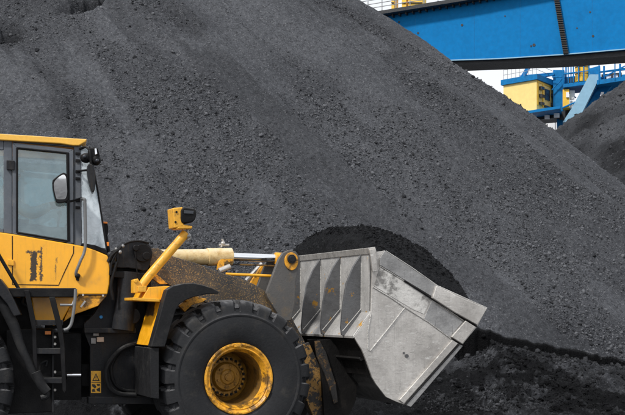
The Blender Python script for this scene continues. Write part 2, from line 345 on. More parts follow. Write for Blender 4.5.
# ------------------------------------------------------------------ numpy noise
def _h(ix, iy, seed):
    n = (ix.astype(np.int64) * 374761393 + iy.astype(np.int64) * 668265263 + seed * 1442695041) & 0xffffffff
    n = ((n ^ (n >> 13)) * 1274126177) & 0xffffffff
    return ((n ^ (n >> 16)) & 0xffff) / 65535.0
def vn(x, y, seed=0):
    ix = np.floor(x); iy = np.floor(y); fx = x - ix; fy = y - iy
    fx = fx * fx * (3 - 2 * fx); fy = fy * fy * (3 - 2 * fy)
    a = _h(ix, iy, seed); b = _h(ix + 1, iy, seed); c = _h(ix, iy + 1, seed); d = _h(ix + 1, iy + 1, seed)
    return (a * (1 - fx) + b * fx) * (1 - fy) + (c * (1 - fx) + d * fx) * fy - .5
def fbm(x, y, oct=4, seed=0, gain=.5):
    s = 0; a = 1
    for o in range(oct): s = s + a * vn(x * 2 ** o + 17.3 * o, y * 2 ** o - 9.1 * o, seed + o); a *= gain
    return s
def sst(x, a, b):
    t = np.clip((x - a) / (b - a), 0, 1); return t * t * (3 - 2 * t)
def grid_mesh(name, X, Y, Z, mat, damp_and_shade=None):
    nr, nc = X.shape; me = bpy.data.meshes.new(name)
    me.vertices.add(nr * nc); me.vertices.foreach_set('co', np.stack([X, Y, Z], -1).reshape(-1).astype(np.float32))
    i = np.arange(nr * nc).reshape(nr, nc); q = np.stack([i[:-1, :-1], i[:-1, 1:], i[1:, 1:], i[1:, :-1]], -1).reshape(-1, 4)
    me.loops.add(q.size); me.loops.foreach_set('vertex_index', q.reshape(-1).astype(np.int32))
    me.polygons.add(len(q)); me.polygons.foreach_set('loop_start', np.arange(0, q.size, 4, dtype=np.int32)); me.polygons.foreach_set('loop_total', np.full(len(q), 4, dtype=np.int32))
    me.update(); me.polygons.foreach_set('use_smooth', np.ones(len(q), dtype=bool))
    if damp_and_shade is not None:
        a = me.attributes.new('damp_and_shade', 'FLOAT', 'POINT'); a.data.foreach_set('value', damp_and_shade.reshape(-1).astype(np.float32))
    me.materials.append(mat); o = bpy.data.objects.new(name, me); col.objects.link(o); return o
_t = (1 + 5 ** .5) / 2
ICO_V = np.array([(-1, _t, 0), (1, _t, 0), (-1, -_t, 0), (1, -_t, 0), (0, -1, _t), (0, 1, _t), (0, -1, -_t), (0, 1, -_t), (_t, 0, -1), (_t, 0, 1), (-_t, 0, -1), (-_t, 0, 1)], float) / 1.9
ICO_F = np.array([(0, 11, 5), (0, 5, 1), (0, 1, 7), (0, 7, 10), (0, 10, 11), (1, 5, 9), (5, 11, 4), (11, 10, 2), (10, 7, 6), (7, 1, 8), (3, 9, 4), (3, 4, 2), (3, 2, 6), (3, 6, 8), (3, 8, 9), (4, 9, 5), (2, 4, 11), (6, 2, 10), (8, 6, 7), (9, 8, 1)])
def lumps(name, pos, size, mat, parent=None, damp_and_shade=None):
    n = len(pos); sc = rng.uniform(.45, 1.3, (n, 1, 3)) * size[:, None, None]
    ax = rng.normal(size=(n, 3)); ax /= np.linalg.norm(ax, axis=1, keepdims=True); an = rng.uniform(0, 6.28, n); c = np.cos(an); s = np.sin(an)
    K = np.zeros((n, 3, 3)); K[:, 0, 1] = -ax[:, 2]; K[:, 0, 2] = ax[:, 1]; K[:, 1, 0] = ax[:, 2]; K[:, 1, 2] = -ax[:, 0]; K[:, 2, 0] = -ax[:, 1]; K[:, 2, 1] = ax[:, 0]
    Rm = np.eye(3)[None] + s[:, None, None] * K + (1 - c)[:, None, None] * (K @ K)
    V = ICO_V[None] * rng.uniform(.5, 1.3, (n, 12, 1)) * sc; V = np.einsum('nij,nkj->nki', Rm, V) + pos[:, None, :]
    q = (ICO_F[None] + (np.arange(n) * 12)[:, None, None]).reshape(-1, 3); me = bpy.data.meshes.new(name)
    me.vertices.add(n * 12); me.vertices.foreach_set('co', V.reshape(-1).astype(np.float32))
    me.loops.add(q.size); me.loops.foreach_set('vertex_index', q.reshape(-1).astype(np.int32))
    me.polygons.add(len(q)); me.polygons.foreach_set('loop_start', np.arange(0, q.size, 3, dtype=np.int32)); me.polygons.foreach_set('loop_total', np.full(len(q), 3, dtype=np.int32))
    me.update()
    if damp_and_shade is not None:
        a = me.attributes.new('damp_and_shade', 'FLOAT', 'POINT'); a.data.foreach_set('value', np.repeat(damp_and_shade, 12).astype(np.float32))
    me.materials.append(mat); o = bpy.data.objects.new(name, me); col.objects.link(o)
    if parent: o.parent = parent
    return o

# ------------------------------------------------------------------ ground
def ground_mat():
    m, nt, b, vec = newmat('coal_dusted_ground')
    cc = nmix(nt, nrange(nt, noise(nt, vec, .6, 8, .65), .35, .65), (.03, .03, .032), (.075, .075, .079))
    cc = nmix(nt, nrange(nt, noise(nt, vec, 22, 4, .7), .5, .75, 0, .5), cc, (.12, .12, .125))
    nt.links.new(cc, b.inputs['Base Color']); nt.links.new(nrange(nt, noise(nt, vec, .9, 5), .42, .6, .35, .85), b.inputs['Roughness'])
    bump(nt, b, noise(nt, vec, 25, 6, .7), .5, .03); return m
M['ground'] = ground_mat()
g = MB(); g.hprism([(-900, -600), (900, -600), (900, 1500), (-900, 1500)], -.5, 0)
tag(g.build('ground', M['ground'], bevel=0), kind='structure', label='coal dusted ground of the yard')

# ------------------------------------------------------------------ the big coal heap (a cone at its angle of repose, dug into at its foot)
AX, AY, SL, HT = -6.85, 40.0, .832, 18.6
RF = HT / SL
SC_U = np.array([-400, 300, 440, 481, 514, 558, 600, 625, 700, 1000.]); SC_V = np.array([334, 330, 328, 332, 342, 351, 357, 364, 372, 384.])
def heap(X, Y):
    dx, dy = X - AX, Y - AY; rad = np.hypot(dx, dy); th = np.arctan2(dx, -dy)      # th: 0 towards the camera
    fall = rad                                                                       # metres down the flank (flat)
    w = np.arctan2(dx + 9, -dy + 1) * 26 + 1.3 * fbm(X * .16, Y * .16, 3, 5)
    rill = fbm(w * .5, fall * .05, 3, 21) * .5 + fbm(w * 2.2, fall * .3, 3, 31) * .09
    band = sst(fbm(w * .30 + 3.1, fall * .10, 4, 41, .6) + .25 * fbm(X * .8, Y * .8, 4, 42, .6), .08, .30)
    tone = fbm(w * .8 + 7, fall * .07, 4, 45, .6)                     # coarse bands between smooth ones
    big = fbm(X * .09, Y * .09, 3, 51) * 1.1
    z = HT - SL * np.hypot(rad, 1.2) + (rill + big) * sst(rad, 0, 5)
    # slumped shoulder near the crown with a notch in it
    uu = U0 + F_PX * X / np.maximum(Y, 1); vv = V0 - F_PX * (z - CAMZ) / np.maximum(Y, 1)
    crest = 8.62 + .04 * (X + 6) + .12 * fbm(X * .35, Y * 0 + 1.5, 3, 57)
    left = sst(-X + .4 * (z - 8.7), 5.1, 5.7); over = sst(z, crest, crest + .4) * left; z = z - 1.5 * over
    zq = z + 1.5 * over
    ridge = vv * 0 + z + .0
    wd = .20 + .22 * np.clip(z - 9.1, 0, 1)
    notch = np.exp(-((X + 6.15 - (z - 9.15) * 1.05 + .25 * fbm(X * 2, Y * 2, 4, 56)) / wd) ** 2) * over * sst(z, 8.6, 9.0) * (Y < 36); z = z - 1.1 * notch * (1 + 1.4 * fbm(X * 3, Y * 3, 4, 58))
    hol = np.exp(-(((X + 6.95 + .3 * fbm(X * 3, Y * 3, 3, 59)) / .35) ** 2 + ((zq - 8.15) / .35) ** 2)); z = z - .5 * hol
    rough = .22 + .78 * band
    z = z + rough * (fbm(X * 2.2, Y * 2.2, 3, 61) * .10 + fbm(X * 7, Y * 7, 3, 71) * .05 + fbm(X * 19, Y * 19, 2, 81) * .03)
    z = z + .03 * fbm(X * 12, Y * 12, 3, 91)
    # scarp left by digging: the flank is cut below a line that sinks to the right
    u = U0 + F_PX * X / np.maximum(Y, 1)
    vs = np.interp(u, SC_U, SC_V) + 7 * fbm(u * .04, u * 0 + .5, 5, 15, .65)
    zs = CAMZ - (vs - V0) / F_PX * Y
    cut = sst(zs - z, 0, .035)
    lobes = np.maximum(0, fbm(X * .55, Y * .55, 3, 101) + .1) * .8
    drop = (.50 + .3 * fbm(X * .8, Y * .8, 2, 102)) * cut
    zc = z - drop
    foot = 18.2 + .25 * fbm(X * .5, Y * 0 + 2, 2, 103)
    yf = AY - np.sqrt(np.maximum(RF ** 2 - (X - AX) ** 2, 25.))
    apron = np.clip((Y - 17.6) / np.maximum(yf + 1.2 - 17.6, .8), 0, 1) * np.minimum(zs, 1.1) * .62
    md = np.maximum(0, .98 - .40 * np.hypot((X - 3.15) * .85, (Y - 21.0)) ) + np.maximum(0, .60 - .34 * np.hypot((X - 5.7) * .6, (Y - 21.6))) * .9
    loose0 = md + .22 * fbm(X * 2.2 + 5, Y * 2.2, 6, 113, .62)
    loose = apron * (.75 + 1.0 * lobes) + .16 * fbm(X * 1.4, Y * 1.4, 5, 111, .55) + .10 * fbm(X * 5, Y * 5, 4, 112, .6) - .05
    loose = np.where(md > 0.05, np.maximum(loose, np.minimum(loose0, zs - .12)), loose)
    z2 = np.maximum(zc, loose)
    z2 = np.where(Y > AY, z, z2)
    floor = (zc <= loose)
    face = sst(zs - z, -.07, -.03) * sst(.42 + .7 * fbm(X * 1.1, Y * 1.1, 5, 16, .65) - (zs - z), -.05, .10)
    pale = sst(fbm(X * .8 + 4, Y * .8, 6, 121, .75) + .45 * np.clip(md, 0, .8) - .12, -.12, .26)
    damp_and_shade = cut * (.96 - .55 * pale * (.75 + .9 * fbm(X * 5, Y * 5, 4, 122, .7)))
    damp_and_shade = np.maximum(damp_and_shade, cut * .9 * sst(fbm(X * 1.7, Y * 2.6, 6, 131, .7), .10, .30))
    damp_and_shade = np.maximum(damp_and_shade, 1.0 * face)
    damp_and_shade = np.maximum(damp_and_shade, .30 * sst(tone + .6 * fbm(X * 1.3, Y * 1.3, 4, 46, .65), .0, .5)); damp_and_shade = np.maximum(damp_and_shade, .16 * band); damp_and_shade = np.maximum(damp_and_shade, over * (.30 + .4 * sst(crest + 1.9 - zq, 0, 1.2)) * (Y < 36))  # darker bands on the flank and a darker zone behind the crest
    damp_and_shade = np.maximum(damp_and_shade, 1.0 * np.clip(notch * 1.3, 0, 1)); damp_and_shade = np.maximum(damp_and_shade, .8 * hol)  # shade inside the notch and hollow, put into the coal colour
    damp_and_shade = np.maximum(damp_and_shade, .95 * sst(38 - np.abs(u - 440 + 40 * fbm(Y * 1.3, X * 1.3, 4, 17)), 0, 16) * sst(21.3 - Y, 0, 1.2))  # dark floor patch below the bucket tip
    return z2, damp_and_shade, band
tu = np.tan(R(1)) * 0
ang = np.concatenate([np.linspace(-30, -16, 70, endpoint=False), np.linspace(-16, 16, 1150, endpoint=False), np.linspace(16, 44, 130)])
yy = np.concatenate([np.linspace(13, 18, 60, endpoint=False), np.linspace(18, 27, 330, endpoint=False), np.linspace(27, 44, 400, endpoint=False), np.linspace(44, 66, 90)])
A, YY = np.meshgrid(np.tan(np.radians(ang)), yy); XX = A * YY
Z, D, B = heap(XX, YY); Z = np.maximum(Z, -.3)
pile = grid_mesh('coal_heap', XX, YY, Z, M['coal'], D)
tag(pile, 'huge dark grey coal heap filling the view behind the wheel loader', 'coal heap')
# loose lumps lying on it
N = 300000
ta = rng.uniform(math.tan(R(-17)), math.tan(R(17)), N); ly = 18.2 + rng.uniform(0, 1, N) ** 1.0 * 23
lx = ta * ly; lz, ld, lb = heap(lx, ly)
keep = (lz > .0) & (rng.uniform(0, 1, N) < (.04 + .96 * lb)) & (vn(lx * .9, ly * .9, 77) + .5 > rng.uniform(0, .75, N))
lx, ly, lz, ld = lx[keep], ly[keep], lz[keep], ld[keep]
sz = .0125 * (1 + rng.pareto(3.1, len(lx))); sz = np.clip(sz * (.56 + .30 * lb[keep]), .008, .05)
lo = lumps('coal_lumps', np.stack([lx, ly, lz + sz * .25], -1), sz, M['coal_lump'], damp_and_shade=ld * .8)
tag(lo, 'loose stones of coal strewn over the face of the big heap', 'coal lumps', kind='stuff')

nc = 5200; cu = rng.uniform(455, 640, nc); cY = rng.uniform(18.4, 23.5, nc); cX = (cu - U0) / F_PX * cY; cz, cd, cb = heap(cX, cY)
vz = CAMZ - (np.interp(cu, SC_U, SC_V) + 4 - V0) / F_PX * cY; kp = (cz < vz) & (cz > -.02) & (vn(cX * 1.6, cY * 1.6, 301) > rng.uniform(-.45, .35, nc)); cs = np.clip(.014 * (1 + rng.pareto(2.6, nc)), .014, .06)
lc = lumps('coal_clods', np.stack([cX, cY, cz + cs * .2], -1)[kp], cs[kp], M['coal_lump'], damp_and_shade=np.clip(cd[kp] * .5 + .48, 0, .97))
tag(lc, 'dark clods of coal fallen along the foot of the freshly dug bank', 'coal clods', kind='stuff')

# ------------------------------------------------------------------ second coal heap, further back at the right
X2, Y2, H2 = 27.0, 74, 20.9
xs = np.linspace(-4, 58, 700); ys = np.linspace(46, 96, 520); GX, GY = np.meshgrid(xs, ys)
r2 = np.hypot(GX - X2, GY - Y2); z2 = H2 - .72 * np.hypot(r2, 1.5) + .9 * fbm(GX * .12, GY * .12, 4, 201) + .45 * fbm(GX * .9, GY * .9, 5, 211, .65)
h2 = grid_mesh('coal_heap', GX, GY, np.maximum(z2, -.3), M['coal'], np.clip(.5 + fbm(GX * .5, GY * .5, 4, 9) * .7, .1, .85))
tag(h2, 'smaller coal heap rising at the right edge below the blue girder', 'coal heap')

q_ = 26000; ax_ = rng.uniform(6, 40, q_); ay_ = rng.uniform(50, 74, q_)
ix_ = np.clip(((ax_ - xs[0]) / (xs[-1] - xs[0]) * (len(xs) - 1)).round().astype(int), 0, len(xs) - 1); iy_ = np.clip(((ay_ - ys[0]) / (ys[-1] - ys[0]) * (len(ys) - 1)).round().astype(int), 0, len(ys) - 1)
az_ = z2[iy_, ix_]; kp = (az_ > 0) & (vn(ax_ * .5, ay_ * .5, 66) + .5 > rng.uniform(.1, .8, q_)); s2_ = np.clip(.03 * (1 + rng.pareto(3, q_)), .03, .13)[kp]
lumps('coal_lumps', np.stack([xs[ix_], ys[iy_], az_], -1)[kp], s2_, M['coal_lump'], h2, np.full(kp.sum(), .55))['kind'] = 'stuff'

# ================================================================== wheel loader
YF = 13.2
FF = Frame((240 - U0) / F_PX * YF, YF, 22)
jx, jy, _ = FF.w(-1.65, 1.4, 0)
YR = 12
FR = Frame(jx + 1.4 * math.sin(R(YR)), jy - 1.4 * math.cos(R(YR)), YR)
loader = empty('wheel_loader', (jx, jy, 0), 'yellow and black wheel loader carrying a heaped steel bucket of coal', 'wheel loader')
FM = lambda: MB(FF)
RM = lambda: MB(FR)
def fq(*a): return FF.P(*a)
def rq(*a): return FR.P(*a)

# ---- wheels
TR, TW = .865, .66
def make_wheel(F, cx):
    cz = TR - .005; w = bpy.data.objects.new('wheel', None); col.objects.link(w); w.parent = loader
    wl_ = F.w(cx, 0, cz); w.location = Vector(wl_) - loader.location
    # tyre
    h = TW / 2; half = [(.07, .375), (.045, .40), (.028, .43), (.008, .50), (.0, .57), (.002, .63), (.010, .675), (.004, .685), (.004, .70), (.014, .712), (.018, .73), (.022, .745), (.026, .765), (.032, .79), (.042, .815), (.060, .838), (.085, .852), (.12, .859), (.16, .862), (.20, .864), (.24, .865), (.27, .865), (.30, .865)]
    prof = half + [(.33, .865)] + [(TW - y, r) for y, r in reversed(half)]
    NL = 23; sub = 26; seg = NL * sub; vs = []; n = len(prof)
    for k in range(seg):
        a = 2 * math.pi * k / seg
        for (y, r) in prof:
            yc = abs(y - h) ; side = 0 if y < h else .5
            ph = (NL * a / (2 * math.pi) + side + yc * 1.7 + .22 * math.sin(yc * 14)) % 1
            gr = 0
            if r > .735 and yc > .045:
                e = .03; gw = .29 if yc < .2 else .33
                gr = min(1, max(0, min(ph, gw - ph) / e + .0)) if ph < gw else 0
            if r > .8: rr = r - .045 * gr; yy_ = y
            else: rr = r - .02 * gr; yy_ = y + (.020 * gr if y < h else -.020 * gr)
            if r > .84 and yc > .06:      # small sipe in every block
                pass
            vs.append((cx + rr * math.cos(a), yy_, cz + rr * math.sin(a)))
    fs = []
    for k in range(seg):
        k2 = (k + 1) % seg
        for i in range(n - 1): fs.append((k * n + i, k * n + i + 1, k2 * n + i + 1, k2 * n + i))
    t = MB(F); t.add(vs, fs); tb = t.build('tyre', M['tyre'], w, bevel=0, ang=32)
    # rim: flange, lock ring, deep barrel
    m = MB(F); m.lathe(cx, cz, [(.08, .385), (.035, .392), (.026, .386), (.024, .372), (.036, .360), (.046, .345), (.040, .333), (.055, .322), (.10, .312), (.13, .296), (.10, .36)], 80)
    for k in range(3):
        a = 1.62 + k * 2.1; m.add([(cx + (.375 + q) * math.cos(a + s_), y_, cz + (.375 + q) * math.sin(a + s_)) for q in (-.022, .010) for s_ in (-.11, .11) for y_ in (.016, .034)],
              [(0, 1, 3, 2), (4, 6, 7, 5), (0, 4, 5, 1), (2, 3, 7, 6), (0, 2, 6, 4), (1, 5, 7, 3)])
    m.build('rim', M['rim'], w, bevel=0, ang=30)
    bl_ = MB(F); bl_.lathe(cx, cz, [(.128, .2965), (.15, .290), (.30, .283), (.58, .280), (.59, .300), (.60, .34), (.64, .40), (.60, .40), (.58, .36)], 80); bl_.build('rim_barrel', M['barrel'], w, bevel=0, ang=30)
    hb = MB(F); hb.lathe(cx, cz, [(y + .15, r) for y, r in [(.44, .285), (.425, .262), (.418, .235), (.35, .225), (.345, .168), (.315, .158), (.295, .145), (.285, .09), (.27, .075), (.262, .045), (.245, .040), (.24, .0001)]], 56)
    for k in range(22):
        a = 2 * math.pi * k / 22; px_, pz_ = cx + .196 * math.cos(a), cz + .196 * math.sin(a)
        hb.tube([(px_, .51, pz_), (px_, .465, pz_)], .0125, 6)
    for k in range(6):
        a = 2 * math.pi * k / 6 + .3; px_, pz_ = cx + .118 * math.cos(a), cz + .118 * math.sin(a); hb.tube([(px_, .45, pz_), (px_, .422, pz_)], .010, 6)
    hb.build('hub', M['hub'], w, bevel=0, ang=30)
    nb = MB(F)
    for k in range(22):
        a = 2 * math.pi * (k + .5) / 22; px_, pz_ = cx + .205 * math.cos(a), cz + .205 * math.sin(a)
        nb.tube([(px_, .502, pz_), (px_, .470, pz_)], .0145, 8)
    nb.build('wheel_nut', M['black'], w, bevel=0, ang=30)
    return w
wf = make_wheel(FF, 0.0)
rxc = FR.p(-75, 384, 0)[0]
wr = make_wheel(FR, rxc)
def copy_part(o, parent, dloc):
    c = o.copy(); col.objects.link(c); c.parent = parent; c.location = Vector(o.location) + Vector(dloc)
    for ch in list(o.children):
        if ch is not c:
            d = ch.copy(); col.objects.link(d); d.parent = c
    return c
def yvec(F, d): a = F.w(0, d, 0); b = F.w(0, 0, 0); return (a[0] - b[0], a[1] - b[1], 0)
for F_, w_ in ((FF, wf), (FR, wr)):
    c = copy_part(w_, loader, (0, 0, 0)); d = yvec(F_, 2.8)
    c.rotation_euler = (0, 0, math.pi); c.location = Vector(w_.location) + Vector(d)
    # inner local offset is symmetric about the wheel's outer face, so turning by pi mirrors it

# ---- front frame
m = FM()
# main side plate, near
m.pp([(110, 268), (150, 268), (152, 300), (160, 330), (200, 345), (200, 404), (90, 404), (90, 347), (84, 332), (84, 324), (94, 314), (104, 298)], .80, .86)
m.pp([(84, 328), (136, 328), (136, 333), (84, 333)], .70, .80, .72)       # ledge
m.prism([(x, z) for x, z in FF.poly([(110, 275), (150, 275), (152, 300), (200, 345), (200, 404), (90, 404), (88, 330)], .80)], 1.94, 2.0)
m.pp([(88, 397), (160, 397), (160, 404), (88, 404)], .70, .80, .72)
m.build('front_frame', M['charcoal'], loader)
m = FM(); x0, z0 = FF.p(95, 404, .8); x1, z1 = FF.p(200, 345, .8)
m.box(x0 + .2, x1, .86, 1.94, z0 + .05, z0 + .35); m.box(-.25, .25, .66, 2.14, .62, 1.05); m.box(x0 + .55, x0 + .62, .86, 1.94, z0 + .3, 1.8)
m.build('axle', M['black'], loader)
# tower with column
m = FM()
colp = [fq(129, 272, .70), fq(127, 300, .70), fq(123, 330, .70)]
m.tube(colp, .125, 24)
m.build('tower_column', M['charcoal'], loader, bevel=0)
m = FM()
m.prism(smooth_poly(FF.poly([(116, 266), (117, 254), (122, 246), (131, 241), (143, 241), (151, 245), (153, 255), (150, 264), (147, 272), (132, 268), (117, 268)], .62), 1), .62, .95)
m.build('tower_head', M['charcoal'], loader, bevel=.012)
m = FM(); cx, cz = FF.p(143, 253, .58); m.disc(cx, cz, .098, .575, .66); cx, cz = FF.p(136, 248, .56); m.disc(cx, cz, .033, .55, .6, 16); m.disc(*FF.p(147, 256, .56), .045, .56, .6, 20)
m.build('tower_pin', M['black'], loader)
m = FM(); 
for (pp_, r_) in (([(135, 251), (136, 262), (137, 272)], .008), ([(118, 262), (119, 250), (127, 243), (138, 241), (149, 243)], .012), ([(113, 300), (111, 285), (114, 272), (117, 262)], .018), ([(108, 262), (112, 255), (118, 250)], .02), ([(110, 275), (112, 262), (117, 252)], .014)):
    m.tube([fq(u, v, .57) for u, v in pp_], r_, 8, curve=5)
m.build('hydraulic_hose', M['black'], loader, bevel=0)
m = FM()
m.ball(fq(110, 255, .6), .035); m.ball(fq(113, 262, .6), .03); m.tube([fq(111, 252, .6), fq(117, 250, .6)], .018, 8)
m.pp([(107, 253), (112, 253), (113, 258), (108, 259)], .6, .7)
m.build('hose_fitting', M['charcoal'], loader)
m = FM(); m.ball(fq(116, 249, .58), .018); m.ball(fq(120, 252, .57), .022); m.ball(fq(123, 246, .57), .02); m.build('hose_glint', M['steel_dark'], loader, bevel=0)  # small pale balls put in for the highlights on the hoses
# column flanges
m = FM(); m.pp([(147, 300), (152, 300), (160, 330), (150, 332)], .66, .80); m.pp([(112, 271), (148, 274), (148, 280), (111, 277)], .60, .80); m.build('tower_flange', M['black'], loader)
m = FM(); m.disc(*FF.p(133, 316, .6), .085, .60, .70); m.build('access_cover', M['black'], loader)
m = FM(); m.disc(*FF.p(101, 317, .79), .018, .785, .80, 12); m.build('plug', M['bluedot'], loader, bevel=0)
m = FM(); m.pp([(97, 337), (104, 337), (104, 342), (97, 342)], .765, .80); m.build('connector', M['tan'], loader)
m = FM(); m.pp([(91, 338), (96, 338), (96, 344), (91, 344)], .775, .80); m.pp([(93, 333), (99, 333), (99, 336), (93, 336)], .775, .80); m.build('connector_clip', M['steel_dark'], loader)
# warning sticker
m = FM(); m.pp([(91, 371), (101, 371), (101, 393), (91, 393)], .796, .7995); st = m.build('warning_sticker', M['decal_yellow'], loader, bevel=0)
m = FM()
tri = [((96, 373), (92.3, 381), (93.2, 381), (96, 374.8)), ((96, 373), (99.7, 381), (98.8, 381), (96, 374.8)), ((92.3, 381), (99.7, 381), (99.2, 380.2), (92.8, 380.2)), ((95.6, 376), (96.4, 376), (96.3, 378.4), (95.7, 378.4)), ((95.6, 378.8), (96.4, 378.8), (96.4, 379.6), (95.6, 379.6)),
       ((91.4, 382.2), (100.6, 382.2), (100.6, 382.8), (91.4, 382.8)), ((92, 384), (95, 384.5), (96.4, 387), (95, 388.5), (92.3, 386.4)), ((96.5, 384), (100, 384), (100, 385.6), (97.5, 386)), ((92, 389.5), (94.4, 388.6), (95.5, 391.7), (92.2, 391.9)), ((96.4, 389), (100.1, 387.4), (100.2, 391.8), (97.4, 391.2))]
for t in tri: m.pp(list(t), .7945, .796)
m.build('pictogram', M['decal_black'], st, bevel=0)
# hoses by the frame
m = FM()
for off, r_ in ((0, .026), (.09, .018)):
    m.tube([fq(u + off * 60, v - off * 40, .68 + off) for u, v in [(150, 343), (134, 344), (119, 351), (108, 365), (106, 376), (110, 388), (120, 394), (136, 395)]], r_, 10, curve=6)
m.build('hydraulic_hose', M['rubber'], loader, bevel=0)

# ---- front fender
out_ = [(151, 347), (158, 322), (164, 300), (167, 290), (173, 286), (184, 283.5), (193, 283), (203, 285), (212, 288), (219, 291.5)]
inn_ = [(219, 293.5), (205, 294.5), (194, 297), (186, 300), (180, 304), (176, 310), (171, 326), (165, 347)]
m = FM(); m.pp(out_ + inn_, -.03, .12); m.build('fender_trim', M['rubber'], loader, bevel=.012)
m = FM(); m.pp([(152, 346), (165, 301), (168, 291), (174, 288), (194, 286), (216, 292), (194, 290), (178, 292), (172, 297), (160, 346)], .10, .66, -.03)
fx = FF.p(158, 322, 0)
bxs = []
wx = lambda u, y, F=FF: F.w(*((lambda q: (q[0], y, q[1]))(F.p(u, 320, y))))[0] - loader.location.x
wz = lambda v, u, y, F=FF: F.p(u, v, y)[1]
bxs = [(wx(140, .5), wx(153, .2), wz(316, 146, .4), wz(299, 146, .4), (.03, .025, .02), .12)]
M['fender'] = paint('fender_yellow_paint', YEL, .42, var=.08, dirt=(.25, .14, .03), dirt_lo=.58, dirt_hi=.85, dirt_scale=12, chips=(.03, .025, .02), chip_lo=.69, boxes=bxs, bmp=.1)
m.build('fender', M['fender'], loader)
m = FM(); m.pp([(142, 300), (147, 291), (150, 287), (171, 286), (168, 293), (166, 300)], .14, .64, .12); m.build('fender_top', M['yellow'], loader)
m = FM(); m.pp([(133, 297.5), (160, 299), (160, 302), (133, 300.5)], .10, .50); m.build('fender_bracket', M['yellow_pole'], loader)
m = FM(); m.pp([(179, 306), (186, 299), (196, 296.5), (207, 299), (203, 302), (192, 305), (185, 312)], .66, .72); m.disc(*FF.p(187, 300.5, .64), .018, .63, .66, 10); m.build('fender_stay', M['yellow_worn'], loader)
m = FM(); m.prism([FF.p(150, 348, 0), FF.p(159, 348, 0), FF.p(159, 399, 0), FF.p(151, 398, 0)], .0, .70); m.build('mudflap', M['rubber'], loader)

# ---- work light on its pole
m = FM(); m.tube([fq(140, 288, .22), fq(148, 277, .22), fq(186, 233, .22), ], .048, 18); m.build('light_pole', M['yellow_pole'], loader, bevel=.004)
m = FM(); m.pp([(134, 280), (138, 278.5), (141, 284), (141, 293), (134, 293)], .16, .30); m.pp([(138, 286), (147, 286), (146, 292), (138, 292)], .14, .32); m.disc(*FF.p(136, 281, .14), .02, .14, .17, 10); m.build('light_pole_bracket', M['yellow_pole'], loader)
wlp = FM(); wlp.pp([(173, 208), (183, 207), (184, 227), (174.5, 228)], .12, .36); wlp.pp([(181, 224), (193, 226), (192, 229), (176, 229)], .12, .34)
lamp = wlp.build('work_light', M['yellow_pole'], loader, bevel=.012)
m = FM(); m.prism(smooth_poly(FF.poly([(181, 207), (190, 207.5), (196.5, 209), (197, 215), (194.5, 222), (184, 224), (181, 222)], .10), 1), .10, .38); m.build('lamp_housing', M['black'], lamp, bevel=.02)
m = FM(); m.prism(FF.poly([(184, 210), (194, 211), (193.5, 214), (184, 213.5)], .085), .085, .10); m.build('lamp_glass', M['darkglass'], lamp, bevel=.004)
m = FM(); m.tube([fq(187, 228, .2), fq(188, 234, .2), fq(190, 238, .2), fq(187.5, 240, .2)], .018, 8, curve=4); m.ball(fq(188.5, 236, .2), .03); m.build('lamp_cable', M['steel_dark'], lamp, bevel=0)
m = FM(); m.disc(*FF.p(175.5, 222, .115), .012, .11, .12, 8); m.disc(*FF.p(176.5, 212, .115), .012, .11, .12, 8); m.build('bolt', M['black'], lamp, bevel=0)

# ---- boom arms
arm = [(149, 248), (158, 248), (172, 256), (196, 263), (220, 272.5), (240, 278), (254, 284), (268, 293), (281, 304), (291, 316), (303, 338), (318, 365), (334, 395), (340, 425), (316, 425), (298, 385), (285, 345), (272, 326), (240, 312), (205, 302), (172, 286.5), (150, 275)]
ap = FF.poly(arm, .74)
m = FM(); m.prism(ap, .74, .84); m.prism(ap, 1.98, 2.08); m.build('boom_arm', M['boom'], loader, bevel=.01)
m = FM(); m.disc(*FF.p(284, 313, .70), .085, .70, .745); m.disc(*FF.p(284, 313, .68), .045, .68, .71, 18); m.build('boom_pin', M['yellow_worn'], loader)
m = FM(); m.pp([(302, 345), (309, 342), (320, 367), (333, 395), (336, 425), (317, 425), (300, 385)], .70, .738); m.build('boom_arm_end', M['rusty'], loader)
m = FM(); m.pp([(152, 271), (160, 277), (168, 284), (160, 284), (150, 277)], .68, .735); m.build('boom_stop', M['yellow_worn'], loader)
# lift cylinder, rod, clevis
m = FM(); m.tube([fq(160, 257.5, .98), fq(230.5, 256.8, .98)], .092, 28); m.tube([fq(207, 257, .98), fq(231.5, 256.8, .98)], .104, 28); m.build('cylinder', M['cream'], loader, bevel=.006)
m = FM(); m.tube([fq(231, 256.8, .98), fq(281, 258.6, .98)], .048, 22); m.build('piston_rod', M['chrome'], loader, bevel=0)
m = FM(); m.tube([fq(227, 264, .98), fq(279, 266, .98)], .010, 8); m.build('guide_rod', M['rusty'], loader, bevel=0)
m = FM(); m.tube([fq(275, 258.4, .97), fq(286, 259, .97)], .072, 20); m.build('rod_clevis', M['yellow_worn'], loader)
m = FM(); m.pp([(218.5, 262), (222, 257.5), (233, 257.5), (233, 262), (225, 262), (223.5, 270), (217.5, 270)], .88, .93); m.build('cylinder_bracket', M['yellow_worn'], loader)
m = FM(); m.tube([fq(219, 271, .86), fq(230, 266.5, .86)], .035, 12); m.tube([fq(221, 247, .98), fq(224, 243, .98), fq(222, 239, .98)], .014, 8); m.ball(fq(223, 243.5, .98), .028); m.tube([fq(219, 245, .98), fq(229, 245, .98)], .013, 8); m.build('hydraulic_fitting', M['steel'], loader, bevel=0)
m = FM(); m.tube([fq(226, 274, .80), fq(271, 276, .80)], .017, 10); m.build('linkage_rod', M['yellow'], loader, bevel=0)
